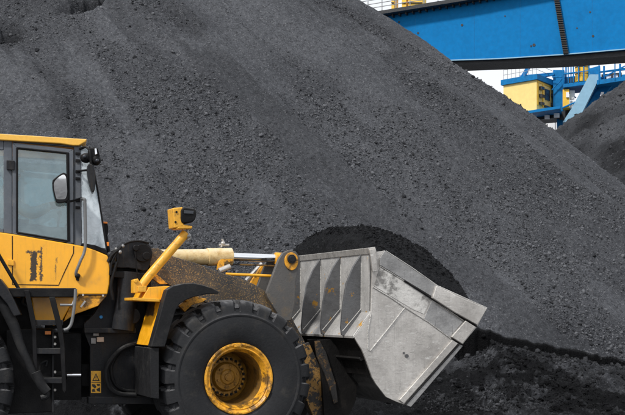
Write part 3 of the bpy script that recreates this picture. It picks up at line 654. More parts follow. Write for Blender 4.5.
# link plate at the bucket
lp = [(275, 269), (279, 259), (283, 253), (289, 250), (296, 251.5), (300, 257), (300, 263), (297.5, 272), (295.5, 283), (295, 304), (291, 320), (283, 322), (268, 298), (266.5, 293)]
lpp = FF.poly(lp, .64)
m = FM(); m.prism(lpp, .64, .70); m.build('link_plate', M['plate'], loader, bevel=.008)
m = FM(); m.prism(FF.poly(lp, .64), 1.0 + .04, 1.10); m.build('link_plate', M['plate'], loader, bevel=.008)
m = FM()
ring = [(FF.p(291.5, 260.5, .625)[0] + a * math.cos(t), FF.p(291.5, 260.5, .625)[1] + b * math.sin(t)) for t in np.linspace(0, 2 * math.pi, 26, endpoint=False) for a, b in ((.085, .115 if math.sin(t) < 0 else .095),)]
m.prism(ring, .622, .64); m.build('pin_boss', M['yellow_worn'], loader)
m = FM(); m.disc(*FF.p(292, 259, .6), .052, .595, 1.14, 26); m.disc(*FF.p(292, 259, .6), .035, .588, .596, 20); m.build('link_pin', M['charcoal'], loader, bevel=.008)
# centre linkage behind
m = FM()
m.pp([(250, 283), (262, 265), (267, 265), (262, 290)], 1.30, 1.34); m.pp([(263, 291), (272, 262), (279, 262), (270, 294)], 1.22, 1.28)
m.build('bell_crank', M['yellow_worn'], loader)
m = FM(); m.tube([fq(246, 281, 1.36), fq(262, 264, 1.36)], .03, 10); m.tube([fq(258, 290, 1.2), fq(273, 262, 1.2)], .028, 10); m.build('tilt_link', M['steel_dark'], loader, bevel=0)
m = FM(); cxx, czz = FF.p(262, 300, 1.2); m.tube([(cxx, .84, czz), (cxx, 1.98, czz)], .11, 20); m.build('cross_tube', M['black'], loader)

# ---- bucket
YB, YBF = -.12, 2.92
def offset_in(poly, d):
    out = []
    for i in range(len(poly)):
        a = Vector(poly[max(i - 1, 0)]); c = Vector(poly[min(i + 1, len(poly) - 1)]); t = (c - a).normalized(); nrm = Vector((-t.y, t.x)); p = Vector(poly[i]) + nrm * d; out.append((p.x, p.y))
    return out
prof_px = [(371.5, 252), (371, 312), (372, 340), (378, 380), (396, 401), (409, 406), (435, 375), (462, 343), (485, 311)]
prof = FF.poly(prof_px, YB)
bucket = bpy.data.objects.new('bucket', None); col.objects.link(bucket); bucket.parent = loader
bl = FF.w(prof[4][0], 1.4, prof[4][1]); bucket.location = Vector(bl) - loader.location
m = FM(); m.prism(prof + list(reversed(offset_in(prof, .035))), YB + .03, YBF - .03); m.build('shell', M['shell'], bucket)
side_px = [(373, 249), (376, 252), (385, 250.5), (410, 267), (437, 286), (487, 308.5), (477.5, 326), (476, 328), (463, 344), (436, 376), (410, 406.5), (397, 402), (386, 397), (376, 384), (372, 377), (366, 360), (362, 350), (354, 337), (371, 312)]
sp = FF.poly(side_px, YB)
m = FM(); m.prism(sp, YB, YB + .03); m.build('side_plate', M['steel'], bucket, bevel=.004)
m = FM(); m.prism(sp, YBF - .03, YBF); m.build('side_plate', M['steel_dark'], bucket, bevel=.004)
m = FM(); m.prism(FF.poly([(371.4, 252), (370.2, 252), (370.0, 312), (371.2, 312)], YB), YB + .04, YBF - .04); m.build('back_plate', M['backsteel'], bucket, bevel=0)
# back box under the ribs (slanting shelf and underside painted dark for its shade)
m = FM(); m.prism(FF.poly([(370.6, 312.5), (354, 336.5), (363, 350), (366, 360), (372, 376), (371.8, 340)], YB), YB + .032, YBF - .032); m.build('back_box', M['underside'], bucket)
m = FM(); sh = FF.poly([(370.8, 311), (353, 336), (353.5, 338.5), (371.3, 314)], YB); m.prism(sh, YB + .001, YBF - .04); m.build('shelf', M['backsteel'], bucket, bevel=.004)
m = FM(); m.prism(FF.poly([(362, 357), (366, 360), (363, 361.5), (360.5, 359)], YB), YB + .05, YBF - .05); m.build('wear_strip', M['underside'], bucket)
ribp = FF.poly([(371, 252), (362, 266), (355, 283), (351.5, 305), (349.5, 328), (350.5, 335.5), (353.6, 336.2), (371, 312.5), (372, 300)], YB)
for yr in (.12, .72, 1.34, 2.02, 2.6):
    m = FM(); m.prism(ribp, yr, yr + .035); rb = m.build('rib', M['rib'], bucket, bevel=.003)
    m = FM(); a = FF.p(371, 262, YB); b = FF.p(370.6, 309, YB); c = FF.p(352, 333, YB)
    m.tube([(a[0] - .012, yr + .0, a[1]), (b[0] - .012, yr + .0, b[1]), (c[0] - .01, yr + .0, c[1] + .02)], .005, 6); m.build('weld_seam', M['weld'], rb, bevel=0)
m = FM(); m.prism(FF.poly([(367.5, 248), (374.5, 247), (376, 252.5), (369, 254)], YB), YB - .02, YBF); m.build('top_lip', M['steel'], bucket, bevel=.004)
m = FM(); m.prism(FF.poly([(368.5, 250), (374, 248.5), (376.5, 271), (371.5, 272)], YB), YB - .035, YB - .003); m.build('corner_bar', M['steel'], bucket, bevel=.004)
def trim(name, pts, d, mat, bev=.004):
    m = FM(); m.prism(FF.poly(pts, YB - d), YB - d, YB - .002); return m.build(name, mat, bucket, bevel=bev)
trim('edge_strip', [(380, 258), (385, 250.5), (410, 267), (436, 285.5), (432, 296.5), (404, 279.5), (380, 265)], .022, M['steel_dark'])
trim('side_cutter', [(436.5, 285.5), (460, 297), (487.5, 308.5), (477.5, 325), (455, 312.5), (432.5, 298)], .06, M['steel'], .008)
trim('side_cutter', [(466, 320.5), (476, 327), (462.5, 344), (451.5, 337)], .05, M['steel'], .008)
trim('wear_plate', [(431.5, 301), (463.5, 322), (450, 337), (424, 318.5)], .012, M['steel_dark'])
trim('wear_plate', [(380, 267), (404, 281), (431, 299), (424, 314), (412, 309), (374, 286)], .006, M['steel_scraped'])
trim('floor_bar', [(452.5, 340), (458, 343.5), (404, 403.5), (399.5, 400)], .03, M['steel'])
trim('floor_bar', [(459, 344), (463, 346), (411, 407), (405, 404.5)], .015, M['steel_dark'])
m = FM()
def wline(pts, r=.008, d=.006):
    m.tube([FF.P(u, v, YB - d) for u, v in pts], r, 6)
wline([(373, 287), (390, 297), (405, 307.5), (427, 321), (451, 338.5)]); wline([(405, 307.5), (388, 329), (370, 351)]); wline([(452, 340), (426, 370), (400, 399)], .007); wline([(380, 266), (404, 280.5), (431.5, 298.5), (464, 321)], .006, .012)
wline([(386, 251), (411, 267), (437, 285.5), (487, 308)], .006, .02); wline([(371, 314), (368, 330), (368, 350)], .006)
m.build('weld_seam', M['weld'], bucket, bevel=0)
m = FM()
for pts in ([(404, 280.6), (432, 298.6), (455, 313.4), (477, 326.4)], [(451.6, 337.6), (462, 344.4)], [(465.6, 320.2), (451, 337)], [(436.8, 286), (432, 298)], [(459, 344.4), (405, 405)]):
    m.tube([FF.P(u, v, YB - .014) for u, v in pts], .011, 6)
m.build('shadow_seam', M['black'], bucket, bevel=0)  # black tubes drawn for the shadow line along the plate edges
m = FM(); m.disc(*FF.p(407, 356, YB - .01), .022, YB - .012, YB - .001, 12); m.disc(*FF.p(404, 353, YB - .01), .012, YB - .010, YB - .001, 10); m.build('plug_weld', M['rib'], bucket, bevel=0)
# cutting edge across the width
ce = FF.poly([(483, 309), (486.5, 310), (463, 344.5), (460, 342)], YB); m = FM(); m.prism(ce, YB + .035, YBF - .035); m.build('cutting_edge', M['steel'], bucket)
# hinge lugs under the back
m = FM()
for y_ in (.60, .90, 1.85, 2.15):
    m.pp([(318, 340), (352, 338), (360, 356), (356, 400), (345, 425), (325, 425), (322, 380)], y_, y_ + .05, .6)
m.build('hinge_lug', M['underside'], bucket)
m = FM(); m.pp([(315, 341), (320, 341), (326, 352), (331, 368), (336, 384), (338, 402), (334, 404), (330, 388), (324, 372), (317, 356)], .565, .595); m.build('hinge_guard', M['rust_dark'], bucket, bevel=.004)

# ---- coal heaped in the bucket (rests in it: its own thing)
a0 = Vector(FF.p(373, 254, YB)); a1 = Vector(FF.p(477, 308, YB))
ns, nw = 330, 560
S, W = np.meshgrid(np.linspace(0, 1, ns), np.linspace(YB + .032, YBF - .032, nw))
wn_ = (W - YB) / (YBF - YB)
# crown profile above the mouth line
pr = np.interp(S, [0, .08, .22, .38, .5, .65, .8, .92, 1], [.22, .46, .62, .68, .70, .72, .70, .58, .20])
ed = np.clip(np.minimum(wn_, 1 - wn_) / .34, 0, 1); ed = np.sin(ed * math.pi / 2) ** .75
Hh = pr * ed * .90
Xl = a0.x + (a1.x - a0.x) * S; Zl = a0.y + (a1.y - a0.y) * S + Hh - .02
Zl = Zl + (fbm(Xl * 2, W * 2, 4, 301) * .05 + fbm(Xl * 9, W * 9, 4, 302, .6) * .03) * sst(Hh, 0, .12)
Zl[:, 0] -= .25; Zl[:, -1] -= .05; Zl[0, :] -= .12; Zl[-1, :] -= .12
WX = FF.o[0] + FF.c * Xl - FF.s * W; WY = FF.o[1] + FF.s * Xl + FF.c * W
load = grid_mesh('coal_load', WX, WY, Zl, M['fresh_coal'], np.zeros_like(Zl) + .1)
so = load.modifiers.new('solid', 'SOLIDIFY'); so.thickness = .05; so.offset = -1 if load.data.polygons[0].normal.z > 0 else 1
tag(load, 'black mound of fresh coal heaped in the loader bucket', 'coal load')
n_ = 3000; ii = rng.integers(20, nw - 20, n_); jj = rng.integers(20, ns - 14, n_); s_ = .010 * (1 + rng.pareto(3, n_)); s_ = np.clip(s_, .008, .022)
lumps('lumps', np.stack([WX[ii, jj], WY[ii, jj], Zl[ii, jj] + s_ * .2], -1), s_, M['fresh_coal'], load, np.zeros(n_))['kind'] = 'stuff'

# ================================================================== rear: cab, body, ladder
YC, YCF = .70, 2.10
RP = lambda pts, y=YC: FR.poly(pts, y)
# roof
m = RM(); m.prism(RP([(-52, 129.5), (0, 133.5), (40, 136), (70, 138), (87, 139), (86, 141.5), (79, 145.5), (73, 145.5), (60, 143.5), (0, 140), (-52, 137)], YC - .05), YC - .05, YCF + .05)
m.build('roof', M['roof'], loader, bevel=.012)
cabf = RM()
for (y0, y1) in ((YC, YC + .06), (YCF - .06, YCF)):
    P = lambda pts: cabf.prism(FR.poly(pts, YC), y0, y1)
    P([(3.5, 140), (12.2, 140.6), (12.2, 234), (3.5, 232.8)])
    P([(-52, 137), (-44, 137), (-44, 226), (-52, 225)])
    P([(-44, 137), (3.5, 140), (3.5, 150), (-44, 147)]); P([(-44, 223), (3.5, 229), (3.5, 232.8), (-44, 227)])
    P([(12.2, 140.6), (80, 146), (80, 147.5), (12.2, 142)])
    P([(74, 146), (81, 146.5), (81.5, 246), (74, 245)])
for pt in ((-48, 138), (78, 147), (78, 243), (-48, 224)):
    x, z = FR.p(pt[0], pt[1], YC); cabf.box(x - .04, x + .04, YC + .06, YCF - .06, z - .04, z + .04)
cab = cabf.build('cab_frame', M['slate'], loader, bevel=.008)
m = RM(); m.pp([(82, 243), (95, 245), (107, 250), (107.5, 255), (95, 250), (82, 246)], YC - .01, YC + .3); m.build('windscreen_seal', M['black'], loader)
for k, v in enumerate((152, 159, 170, 177, 199, 206)):       # clamps on the front pillar
    m = RM(); m.pp([(75.5, v), (80, v + .3), (80, v + 3), (75.5, v + 2.7)], YC - .02, YC); m.build('pillar_clip', M['black'], loader, bevel=.003)
# door
m = RM(); yd = YC - .022
outer = [(12.5, 142.5), (73.5, 149.5), (73.5, 243.5), (12.5, 234)]; inner = [(17.5, 148.5), (66.5, 153.5), (67.5, 240.5), (17.5, 232)]
for i in range(4):
    j = (i + 1) % 4; m.prism(FR.poly([outer[i], outer[j], inner[j], inner[i]], yd), yd, YC + .02)
door = m.build('door', M['slate'], loader, bevel=.004)
m = RM(); m.pp([(17, 148), (67, 153), (68, 241), (17, 232.5)], YC - .006, YC + .002); m.build('door_glass', M['glass'], door, bevel=0)
m = RM(); sl = YC - .026
for a, b in (((17, 148), (67, 153)), ((67.2, 153), (68.2, 241)), ((68, 241), (17, 232.5)), ((17, 232.5), (17, 148))):
    m.tube([FR.P(a[0], a[1], sl), FR.P(b[0], b[1], sl)], .012, 6)
m.build('rubber_seal', M['black'], door, bevel=0)
m = RM(); m.pp([(66, 152), (69, 152.5), (70, 241.5), (67.5, 241)], YC - .03, YC - .02); m.build('latch_edge', M['black'], door, bevel=.002)
m = RM(); m.pp([(6.5, 160), (14.5, 160.5), (14.5, 170), (6.5, 169.5)], YC - .045, YC - .0); m.build('hinge', M['charcoal'], door)
m = RM(); m.pp([(7.5, 259), (14, 260), (14, 266), (7.5, 265)], YC - .06, YC - .04); m.build('hinge', M['yellow'], door)
# rear side glass and windscreen
m = RM(); m.pp([(-44, 147), (3.5, 150), (3.5, 229), (-44, 223)], YC + .02, YC + .028); m.build('side_glass', M['glass'], loader, bevel=0)
m = RM(); m.pp([(-45, 147), (3.5, 150), (3.5, 229), (-45, 223)], YCF - .03, YCF - .02, YC); m.pp([(12, 147), (74, 150), (74, 243), (12, 233)], YCF - .03, YCF - .02, YC); m.build('far_glass', M['glass'], loader, bevel=0)
m = RM(); m.pp([(81, 146), (89, 147), (97, 190), (106, 248.5), (82, 244)], YC + .012, YC + .022)
m.prism(FR.poly([(88, 147), (89, 147), (97, 190), (106, 248.5), (105, 248.5), (96, 190)], YC), YC + .025, YCF - .03)
m.build('windscreen', M['glass_front'], loader, bevel=0)
m = RM(); m.tube([FR.P(89.5, 147, YC), FR.P(97.6, 190, YC), FR.P(106.6, 249, YC)], .010, 8); m.build('windscreen_edge', M['black'], loader, bevel=0)
# yellow body below
wxr = lambda u, y: FR.w(FR.p(u, 260, y)[0], y, 0)[0] - loader.location.x
wzr = lambda v, u, y: FR.p(u, v, y)[1]
YL = .66
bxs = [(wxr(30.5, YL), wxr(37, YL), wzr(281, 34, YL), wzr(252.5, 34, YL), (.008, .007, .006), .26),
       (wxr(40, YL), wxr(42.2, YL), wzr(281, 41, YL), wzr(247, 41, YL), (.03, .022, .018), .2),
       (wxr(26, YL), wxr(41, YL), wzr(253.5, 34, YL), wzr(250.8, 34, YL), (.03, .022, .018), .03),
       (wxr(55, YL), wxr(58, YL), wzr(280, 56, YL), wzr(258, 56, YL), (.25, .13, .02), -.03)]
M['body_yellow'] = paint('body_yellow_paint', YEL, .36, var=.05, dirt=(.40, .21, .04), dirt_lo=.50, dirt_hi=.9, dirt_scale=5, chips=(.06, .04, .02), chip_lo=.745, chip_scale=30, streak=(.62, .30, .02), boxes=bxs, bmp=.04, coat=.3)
m = RM(); m.pp([(-60, 224.5), (0, 232.3), (12, 234), (74, 244.5), (84, 246.5), (96, 250.5), (108.5, 256), (110, 270), (109.5, 284), (107.5, 294.5), (79, 294.5), (70, 306), (61, 323), (54, 326), (34, 321), (31, 298), (-60, 296)], YL, YCF + .04)
m.build('cab_body', M['body_yellow'], loader, bevel=.014)
m = RM(); m.prism([*FR.poly([(79, 295), (107, 295.5), (98, 306), (76, 314), (63, 322), (70, 306)], YL + .02)], YL + .02, YCF); m.build('cab_skirt', M['yellow_worn'], loader, bevel=.008)
m = RM()
def groove(pts, r=.005):
    m.tube([FR.P(u, v, YL - .001) for u, v in pts], r, 6)
groove([(12.3, 236), (12.5, 284.5), (58.5, 285.2), (64, 273), (73.5, 253), (73.7, 246)]); groove([(79, 294.8), (107, 295)], .006)
m.build('door_gap', M['black'], loader, bevel=0)
m = RM(); m.disc(*FR.p(83, 295, YL), .012, YL - .012, YL, 8); m.disc(*FR.p(103, 295.5, YL), .012, YL - .012, YL, 8); m.pp([(80, 306.5), (84.5, 300.5), (86, 301.5), (81.5, 307.5)], YL + .008, YL + .03); m.build('bolt', M['steel'], loader, bevel=0)
m = RM(); m.tube([FR.P(81.5, 199, YC - .08), FR.P(84.5, 199.5, YC - .12), FR.P(85, 205, YC - .12), FR.P(85.3, 246, YC - .12), FR.P(80, 262, YC - .12), FR.P(76, 273, YC - .10), FR.P(78, 279, YC - .04)], .017, 10, curve=6); m.build('hand_rail', M['hoodgrey'], loader, bevel=0)
m = RM(); m.ball(FR.P(77.5, 276, YL - .04), .03); m.pp([(75, 273), (80, 274), (79, 281), (76, 280)], YL - .04, YL); m.build('rail_foot', M['black'], loader, bevel=.004)
m = RM(); m.tube([FR.P(-12, 236, .45), FR.P(0, 257, .45), FR.P(20, 291, .45), FR.P(23, 296, .42), FR.P(22, 303, .42), FR.P(27, 306, .42)], .019, 10, curve=6); m.build('hand_rail', M['black'], loader, bevel=0)
# mirrors and lamps at the cab corner
mir = RM(); mp = [(52, 181), (54, 178.5), (62.5, 172.3), (66, 173), (67.5, 177), (69, 199), (66, 202), (58, 203.3), (55.5, 201), (52.5, 189)]
mir.prism(smooth_poly(FR.poly(mp, YC - .25), 1), YC - .25, YC - .17); mirror = mir.build('mirror', M['black'], loader, bevel=.01)
MF = Frame(*FR.w(FR.p(61, 188, YC - .25)[0], YC - .25, 0)[:2], YR)
m = RM(); mp2 = [(53.6, 181.5), (62.5, 174.4), (65.4, 175.5), (66.5, 180), (67.6, 198.5), (58.4, 201.4), (56, 198), (54, 189)]
q = smooth_poly(FR.poly(mp2, YC - .265), 2); zc_ = sum(z for x, z in q) / len(q) ; xc_ = sum(x for x, z in q) / len(q)
vs = []; fs = []; nq = len(q); rings = 8; zt_ = zc_ + .03     # convex glass, tipped slightly down
for k in range(1, rings + 1):
    for x, z in q:
        X_, Z_ = xc_ + (x - xc_) * k / rings, zc_ + (z - zc_) * k / rings
        vs.append((X_, YC - .275 + ((X_ - xc_) ** 2 + (Z_ - zc_) ** 2) / (2 * 1.1) - (Z_ - zc_) * .14, Z_))
vs.append((xc_, YC - .275, zc_)); fs += [(nq * rings, (i + 1) % nq, i) for i in range(nq)]
for k in range(rings - 1): fs += [(k * nq + i, k * nq + (i + 1) % nq, (k + 1) * nq + (i + 1) % nq, (k + 1) * nq + i) for i in range(nq)]
m.add(vs, fs); m.build('mirror_face', M['mirror'], mirror, bevel=0, ang=80)
m = RM(); m.tube([FR.P(66, 202, YC - .2), FR.P(72, 201, YC - .1), FR.P(82, 198, YC - .05)], .013, 8); m.tube([FR.P(78, 171, YC - .03), FR.P(88, 170, YC - .2)], .012, 8); m.tube([FR.P(80, 149, YC - .03), FR.P(86, 147, YC - .12), FR.P(90, 152, YC - .2), FR.P(91, 165, YC - .2)], .016, 8, curve=5); m.build('mirror_bracket', M['black'], loader, bevel=0)
m = RM(); m.prism(smooth_poly(FR.poly([(87, 163.5), (93, 164), (95.5, 172), (95.5, 188), (93, 193), (91, 190), (87.5, 175)], YC - .28), 1), YC - .28, YC - .05); m.build('mirror', M['charcoal'], loader, bevel=.012)
m = RM(); m.ball(FR.P(86, 158, YC - .15), .058, (1.1, 1, .95)); m.ball(FR.P(96, 160, YC - .16), .055, (1, 1, 1.1)); m.pp([(88, 148), (98, 148), (100, 156), (97, 162), (88, 160)], YC - .2, YC - .06); m.tube([FR.P(92, 147.5, YC - .1), FR.P(93, 151, YC - .1)], .03, 10)
lmp = m.build('headlamp', M['black'], loader, bevel=.01)
m = RM(); m.pp([(94.5, 148.5), (96.5, 148.3), (97.3, 154), (95, 155)], YC - .235, YC - .21); m.build('reflector', M['chrome'], lmp, bevel=.006)
m = RM(); m.ball(FR.P(84.5, 156.5, YC - .21), .02); m.ball(FR.P(97, 160.5, YC - .215), .02); m.build('lamp_lens', M['darkglass'], lmp, bevel=0)
m = RM(); m.prism(smooth_poly(FR.poly([(103, 222.5), (107.5, 223), (108.5, 228), (107.8, 236), (105, 236.5), (103.5, 230)], YC + .1), 1), YC + .1, YC + .3); m.build('mirror', M['black'], loader, bevel=.008)
m = RM(); m.pp([(103, 221.5), (107.5, 222), (107.5, 223.6), (103, 223.3)], YC + .08, YC + .25); m.pp([(106.5, 242), (109, 242), (109, 246), (106.5, 246)], YC - .0, YC + .1); m.build('side_marker', M['orange'], loader, bevel=.003)
m = RM(); m.tube([FR.P(106, 236, YC + .15), FR.P(108, 248, YC + .15), FR.P(109, 262, YC + .1)], .02, 8); m.build('mirror_stay', M['black'], loader, bevel=0)

# interior
m = RM(); ys = 1.15
x, z = FR.p(33, 262, 1.4); m.box(x - .45, x + .08, 1.15, 1.67, 2.28, 2.42); m.prism([(x - .48, 2.42), (x - .32, 2.42), (x - .40, 3.0), (x - .52, 3.0)], 1.17, 1.65); m.prism([(x - .53, 3.02), (x - .43, 3.02), (x - .45, 3.2), (x - .54, 3.2)], 1.28, 1.54)
m.box(x - .35, x - .05, 1.3, 1.55, 1.9, 2.28); m.build('seat', M['seatfabric'], loader, bevel=.03)
seat_x = x - .25
m = RM(); swx, swz = seat_x + .72, 2.72
ringp = []
for k in range(25):
    a = 2 * math.pi * k / 24; ringp.append((swx + .19 * math.cos(a) * .55, 1.40 + .19 * math.sin(a), swz + .19 * math.cos(a) * -.83 * -1))
m.tube(ringp, .015, 8); m.tube([(swx, 1.4, swz), (swx + .2, 1.4, 2.3), (swx + .25, 1.4, 1.9)], .035, 10); m.tube([(swx + .1, 1.4, swz + .158), (swx - .1, 1.4, swz - .158)], .012, 6); m.build('steering_wheel', M['black'], loader, bevel=0)
m = RM(); m.box(swx - .75, swx - .1, .82, 1.0, 2.35, 2.52); m.box(swx + .12, swx + .3, 1.0, 1.9, 2.2, 2.62); m.tube([(swx - .2, .9, 2.5), (swx - .18, .9, 2.66)], .015, 8); m.ball((swx - .18, .9, 2.68), .028); m.build('console', M['seatfabric'], loader, bevel=.02)

# operator (own thing, seated)
opx, opy, opz = FR.w(seat_x - .05, 1.4, 2.42)
person = empty('person', (opx, opy, opz), 'operator in pale clothing seated behind the cab glass of the loader', 'person')
def skin_body(name, nodes, edges, mat, parent, sub=2):
    me = bpy.data.meshes.new(name + '_cage'); base = Vector((opx, opy, opz))
    me.from_pydata([tuple(Vector(FR.w(*n[0])) - base) for n in nodes], edges, [])
    o = bpy.data.objects.new(name, me); col.objects.link(o)
    sk = o.modifiers.new('skin', 'SKIN'); 
    if not me.skin_vertices: 
        bpy.context.view_layer.objects.active = o
    lay = me.skin_vertices[0].data if me.skin_vertices else None
    if lay is None:
        bm = bmesh.new(); bm.from_mesh(me); bm.verts.layers.skin.verify(); bm.to_mesh(me); bm.free(); lay = me.skin_vertices[0].data
    for i, n in enumerate(nodes):
        r = n[1] if isinstance(n[1], tuple) else (n[1], n[1]); lay[i].radius = r; lay[i].use_root = (i == 0)
    s = o.modifiers.new('sub', 'SUBSURF'); s.levels = sub; s.render_levels = sub
    dg = bpy.context.evaluated_depsgraph_get(); ev = o.evaluated_get(dg); m2 = bpy.data.meshes.new_from_object(ev)
    vs = [tuple(v.co) for v in m2.vertices]; fs = [tuple(p.vertices) for p in m2.polygons]
    bpy.data.objects.remove(o); return vs, fs
sx = seat_x - .05; cy = 1.4
N_ = [((sx, cy, 2.52), (.15, .13)), ((sx - .01, cy, 2.68), (.14, .12)), ((sx, cy, 2.85), (.16, .12)), ((sx + .01, cy, 2.96), (.08, .07)), ((sx + .03, cy, 3.03), .055), ((sx + .05, cy, 3.10), (.075, .085)), ((sx + .055, cy, 3.18), (.078, .09))]
E_ = [(0, 1), (1, 2), (2, 3), (3, 4), (4, 5), (5, 6)]
for sgn, hx in ((-1, .62), (1, .60)):
    b = len(N_)
    N_ += [((sx + .01, cy + sgn * .19, 2.90), .065), ((sx + .20, cy + sgn * .26, 2.74), .050), ((sx + .30, cy + sgn * .25, 2.70), .046), ((sx + .50, cy + sgn * .17, 2.80), .032), ((sx + .57, cy + sgn * .16, 2.81), (.036, .024))]
    E_ += [(2, b), (b, b + 1), (b + 1, b + 2), (b + 2, b + 3), (b + 3, b + 4)]
    for f in range(4):
        q = len(N_); fy = cy + sgn * .16 + (f - 1.5) * .018; ln = (.034, .04, .037, .028)[f]
        N_ += [((sx + .60, fy, 2.825), .010), ((sx + .60 + ln, fy, 2.815), .009), ((sx + .60 + ln + .01, fy, 2.785), .008)]
        E_ += [(b + 4, q), (q, q + 1), (q + 1, q + 2)]
    q = len(N_); N_ += [((sx + .585, cy + sgn * .16 - .03, 2.79), .011), ((sx + .615, cy + sgn * .16 - .045, 2.775), .009)]; E_ += [(b + 4, q), (q, q + 1)]
    b = len(N_)
    N_ += [((sx + .08, cy + sgn * .11, 2.49), .09), ((sx + .46, cy + sgn * .14, 2.50), .065), ((sx + .52, cy + sgn * .14, 2.2), .052), ((sx + .55, cy + sgn * .14, 1.96), .04), ((sx + .70, cy + sgn * .15, 1.93), (.045, .035))]
    E_ += [(0, b), (b, b + 1), (b + 1, b + 2), (b + 2, b + 3), (b + 3, b + 4)]
def raw_obj(name, vs, fs, mat, parent):
    me = bpy.data.meshes.new(name); me.from_pydata(vs, [], fs); me.polygons.foreach_set('use_smooth', [True] * len(me.polygons)); me.materials.append(mat)
    o = bpy.data.objects.new(name, me); col.objects.link(o); o.parent = parent; return o
vs, fs = skin_body('body', N_, E_, M['skin'], person)
# face: nose, brow and ears joined onto the head
hd = MB(FR); hc = (sx + .055, cy, 3.14)
hd.ball(hc, .098, (1.0, .80, 1.2), 20, 14); hd.ball((hc[0] + .095, cy, hc[2] - .012), .020, (1.0, .7, 1.3), 10, 7)
for s in (-1, 1): hd.ball((hc[0], cy + s * .078, hc[2] - .01), .026, (.7, .35, 1.2), 10, 7)
hd.ball((hc[0] + .085, cy, hc[2] - .058), .020, (.6, 1.2, .4), 10, 7)
bs = len(vs); vs += [(v[0] - opx, v[1] - opy, v[2] - opz) for v in hd.v]; fs += [tuple(bs + i for i in f) for f in hd.f]
raw_obj('body', vs, fs, M['skin'], person)
m = RM(); 
for s in (-1, 1): m.ball((hc[0] + .088, cy + s * .032, hc[2] + .006), .011, (1, 1, .8), 8, 6)
m.build('eye', M['decal_black'], person, bevel=0)
jn = [(n[0], tuple(r * 1.16 for r in n[1]) if isinstance(n[1], tuple) else n[1] * 1.22) for n in N_]
sel = [0, 1, 2, 3, 7, 8, 9, 10]; 
idx = {}
def subset(keep):
    mp = {k: i for i, k in enumerate(keep)}; return [jn[k] for k in keep], [(mp[a], mp[b]) for a, b in E_ if a in mp and b in mp]
# arm node indices: 7..10 first arm, second arm follows fingers and leg
a1_ = 7; leg1 = a1_ + 5 + 12 + 2; a2_ = leg1 + 5; leg2 = a2_ + 5 + 12 + 2
n1, e1 = subset([0, 1, 2, 3] + [a1_, a1_ + 1, a1_ + 2, a1_ + 3] + [a2_, a2_ + 1, a2_ + 2, a2_ + 3]); v1, f1 = skin_body('jacket', n1, e1, M['jacket'], person); raw_obj('jacket', v1, f1, M['cloth_white'], person)
n1, e1 = subset([0, leg1, leg1 + 1, leg1 + 2, leg1 + 3, leg2, leg2 + 1, leg2 + 2, leg2 + 3]); v1, f1 = skin_body('trousers', n1, e1, M['cloth'], person); raw_obj('trousers', v1, f1, M['cloth'], person)
m = RM(); m.ball((hc[0] - .008, cy, hc[2] + .035), .112, (1.02, .88, .92), 20, 12); m.prism([(hc[0] + .06, hc[2] + .055), (hc[0] + .15, hc[2] + .035), (hc[0] + .15, hc[2] + .045), (hc[0] + .06, hc[2] + .075)], cy - .06, cy + .06); m.build('cap', M['cloth_white'], person, bevel=.003)

# ---- rear fender, platform, ladder
m = RM(); m.pp([(8, 288), (76, 288), (76, 297), (10, 297)], .18, .66); m.build('platform', M['black'], loader, bevel=.008)
m = RM(); m.pp([(-60, 262), (-30, 262), (-4, 276), (0, 278.5), (8, 289), (14, 300), (21, 315), (14, 316.5), (7, 304), (0, 296), (-60, 285)], .0, .62); m.build('rear_fender', M['charcoal'], loader, bevel=.012)
m = RM(); m.tube([FR.P(u, v, .12) for u, v in [(-6, 292), (4, 306), (14, 326), (20, 344), (28, 362), (35, 377), (45, 394)]], [.05, .06, .055, .045, .04, .035, .02], 12, curve=5); m.tube([FR.P(u, v, .06) for u, v in [(36, 372), (41, 384), (47, 392)]], .05, 12, curve=3); m.tube([FR.P(u, v, .06) for u, v in [(41, 398), (47, 396), (46, 390)]], .03, 10, curve=3); m.build('fender_flap', M['rubber'], loader, bevel=0)
lad = RM()
lad.pp([(24, 290), (29, 290), (36, 322), (37.5, 380), (33.5, 380), (32, 330)], .14, .20); lad.pp([(49, 297), (55, 297), (62, 325), (64.5, 345), (66.5, 390), (64.5, 394), (62.5, 390), (60, 345), (57, 328)], .14, .20)
ladder = lad.build('ladder', M['black'], loader, bevel=.006)
for v0_, ua, ub in ((320, 34, 63), (348.5, 35.5, 65), (378, 37, 66)):
    m = RM(); m.pp([(ua, v0_), (ub, v0_), (ub, v0_ + 5.5), (ua, v0_ + 5.5)], .16, .42); m.build('rung', M['charcoal'], ladder, bevel=.005)
m = RM(); m.tube([FR.P(u, v, .13) for u, v in [(75.5, 289), (75, 300), (72, 321), (68.5, 328), (64, 330)]], .017, 10, curve=5); m.tube([FR.P(60, 305, .14), FR.P(72, 305, .14), FR.P(76, 297, .14)], .014, 8); m.build('grab_rail', M['hoodgrey'], ladder, bevel=0)
m = RM(); m.pp([(34, 329), (53.5, 329), (53.5, 412), (6, 414), (6, 330)], .42, 1.0); bb = m.build('battery_box', M['black'], loader, bevel=.01)
m = RM(); m.pp([(51.8, 330), (54, 330), (54, 412), (51.8, 412)], .36, .42); m.build('box_flange', M['charcoal'], bb, bevel=.004)
m = RM()
for v in (337, 344, 352, 372, 390): m.disc(*FR.p(55, v, .37), .014, .36, .45, 8)
m.build('bolt', M['steel'], bb, bevel=0)
m = RM(); m.tube([FR.P(40, 370, .40), FR.P(41, 364, .38), FR.P(47, 361, .38), FR.P(46, 366, .38)], .012, 8, curve=4); m.build('box_latch', M['charcoal'], bb, bevel=0)
m = RM(); m.pp([(45, 331), (51, 331), (51, 334.5), (45, 334.5)], .335, .36); m.build('side_reflector', M['orange'], loader, bevel=.002)
m = RM(); m.tube([FR.P(66, 375, 1.0), FR.P(81, 375, 1.0)], .022, 12); m.build('steering_rod', M['chrome'], loader, bevel=0)
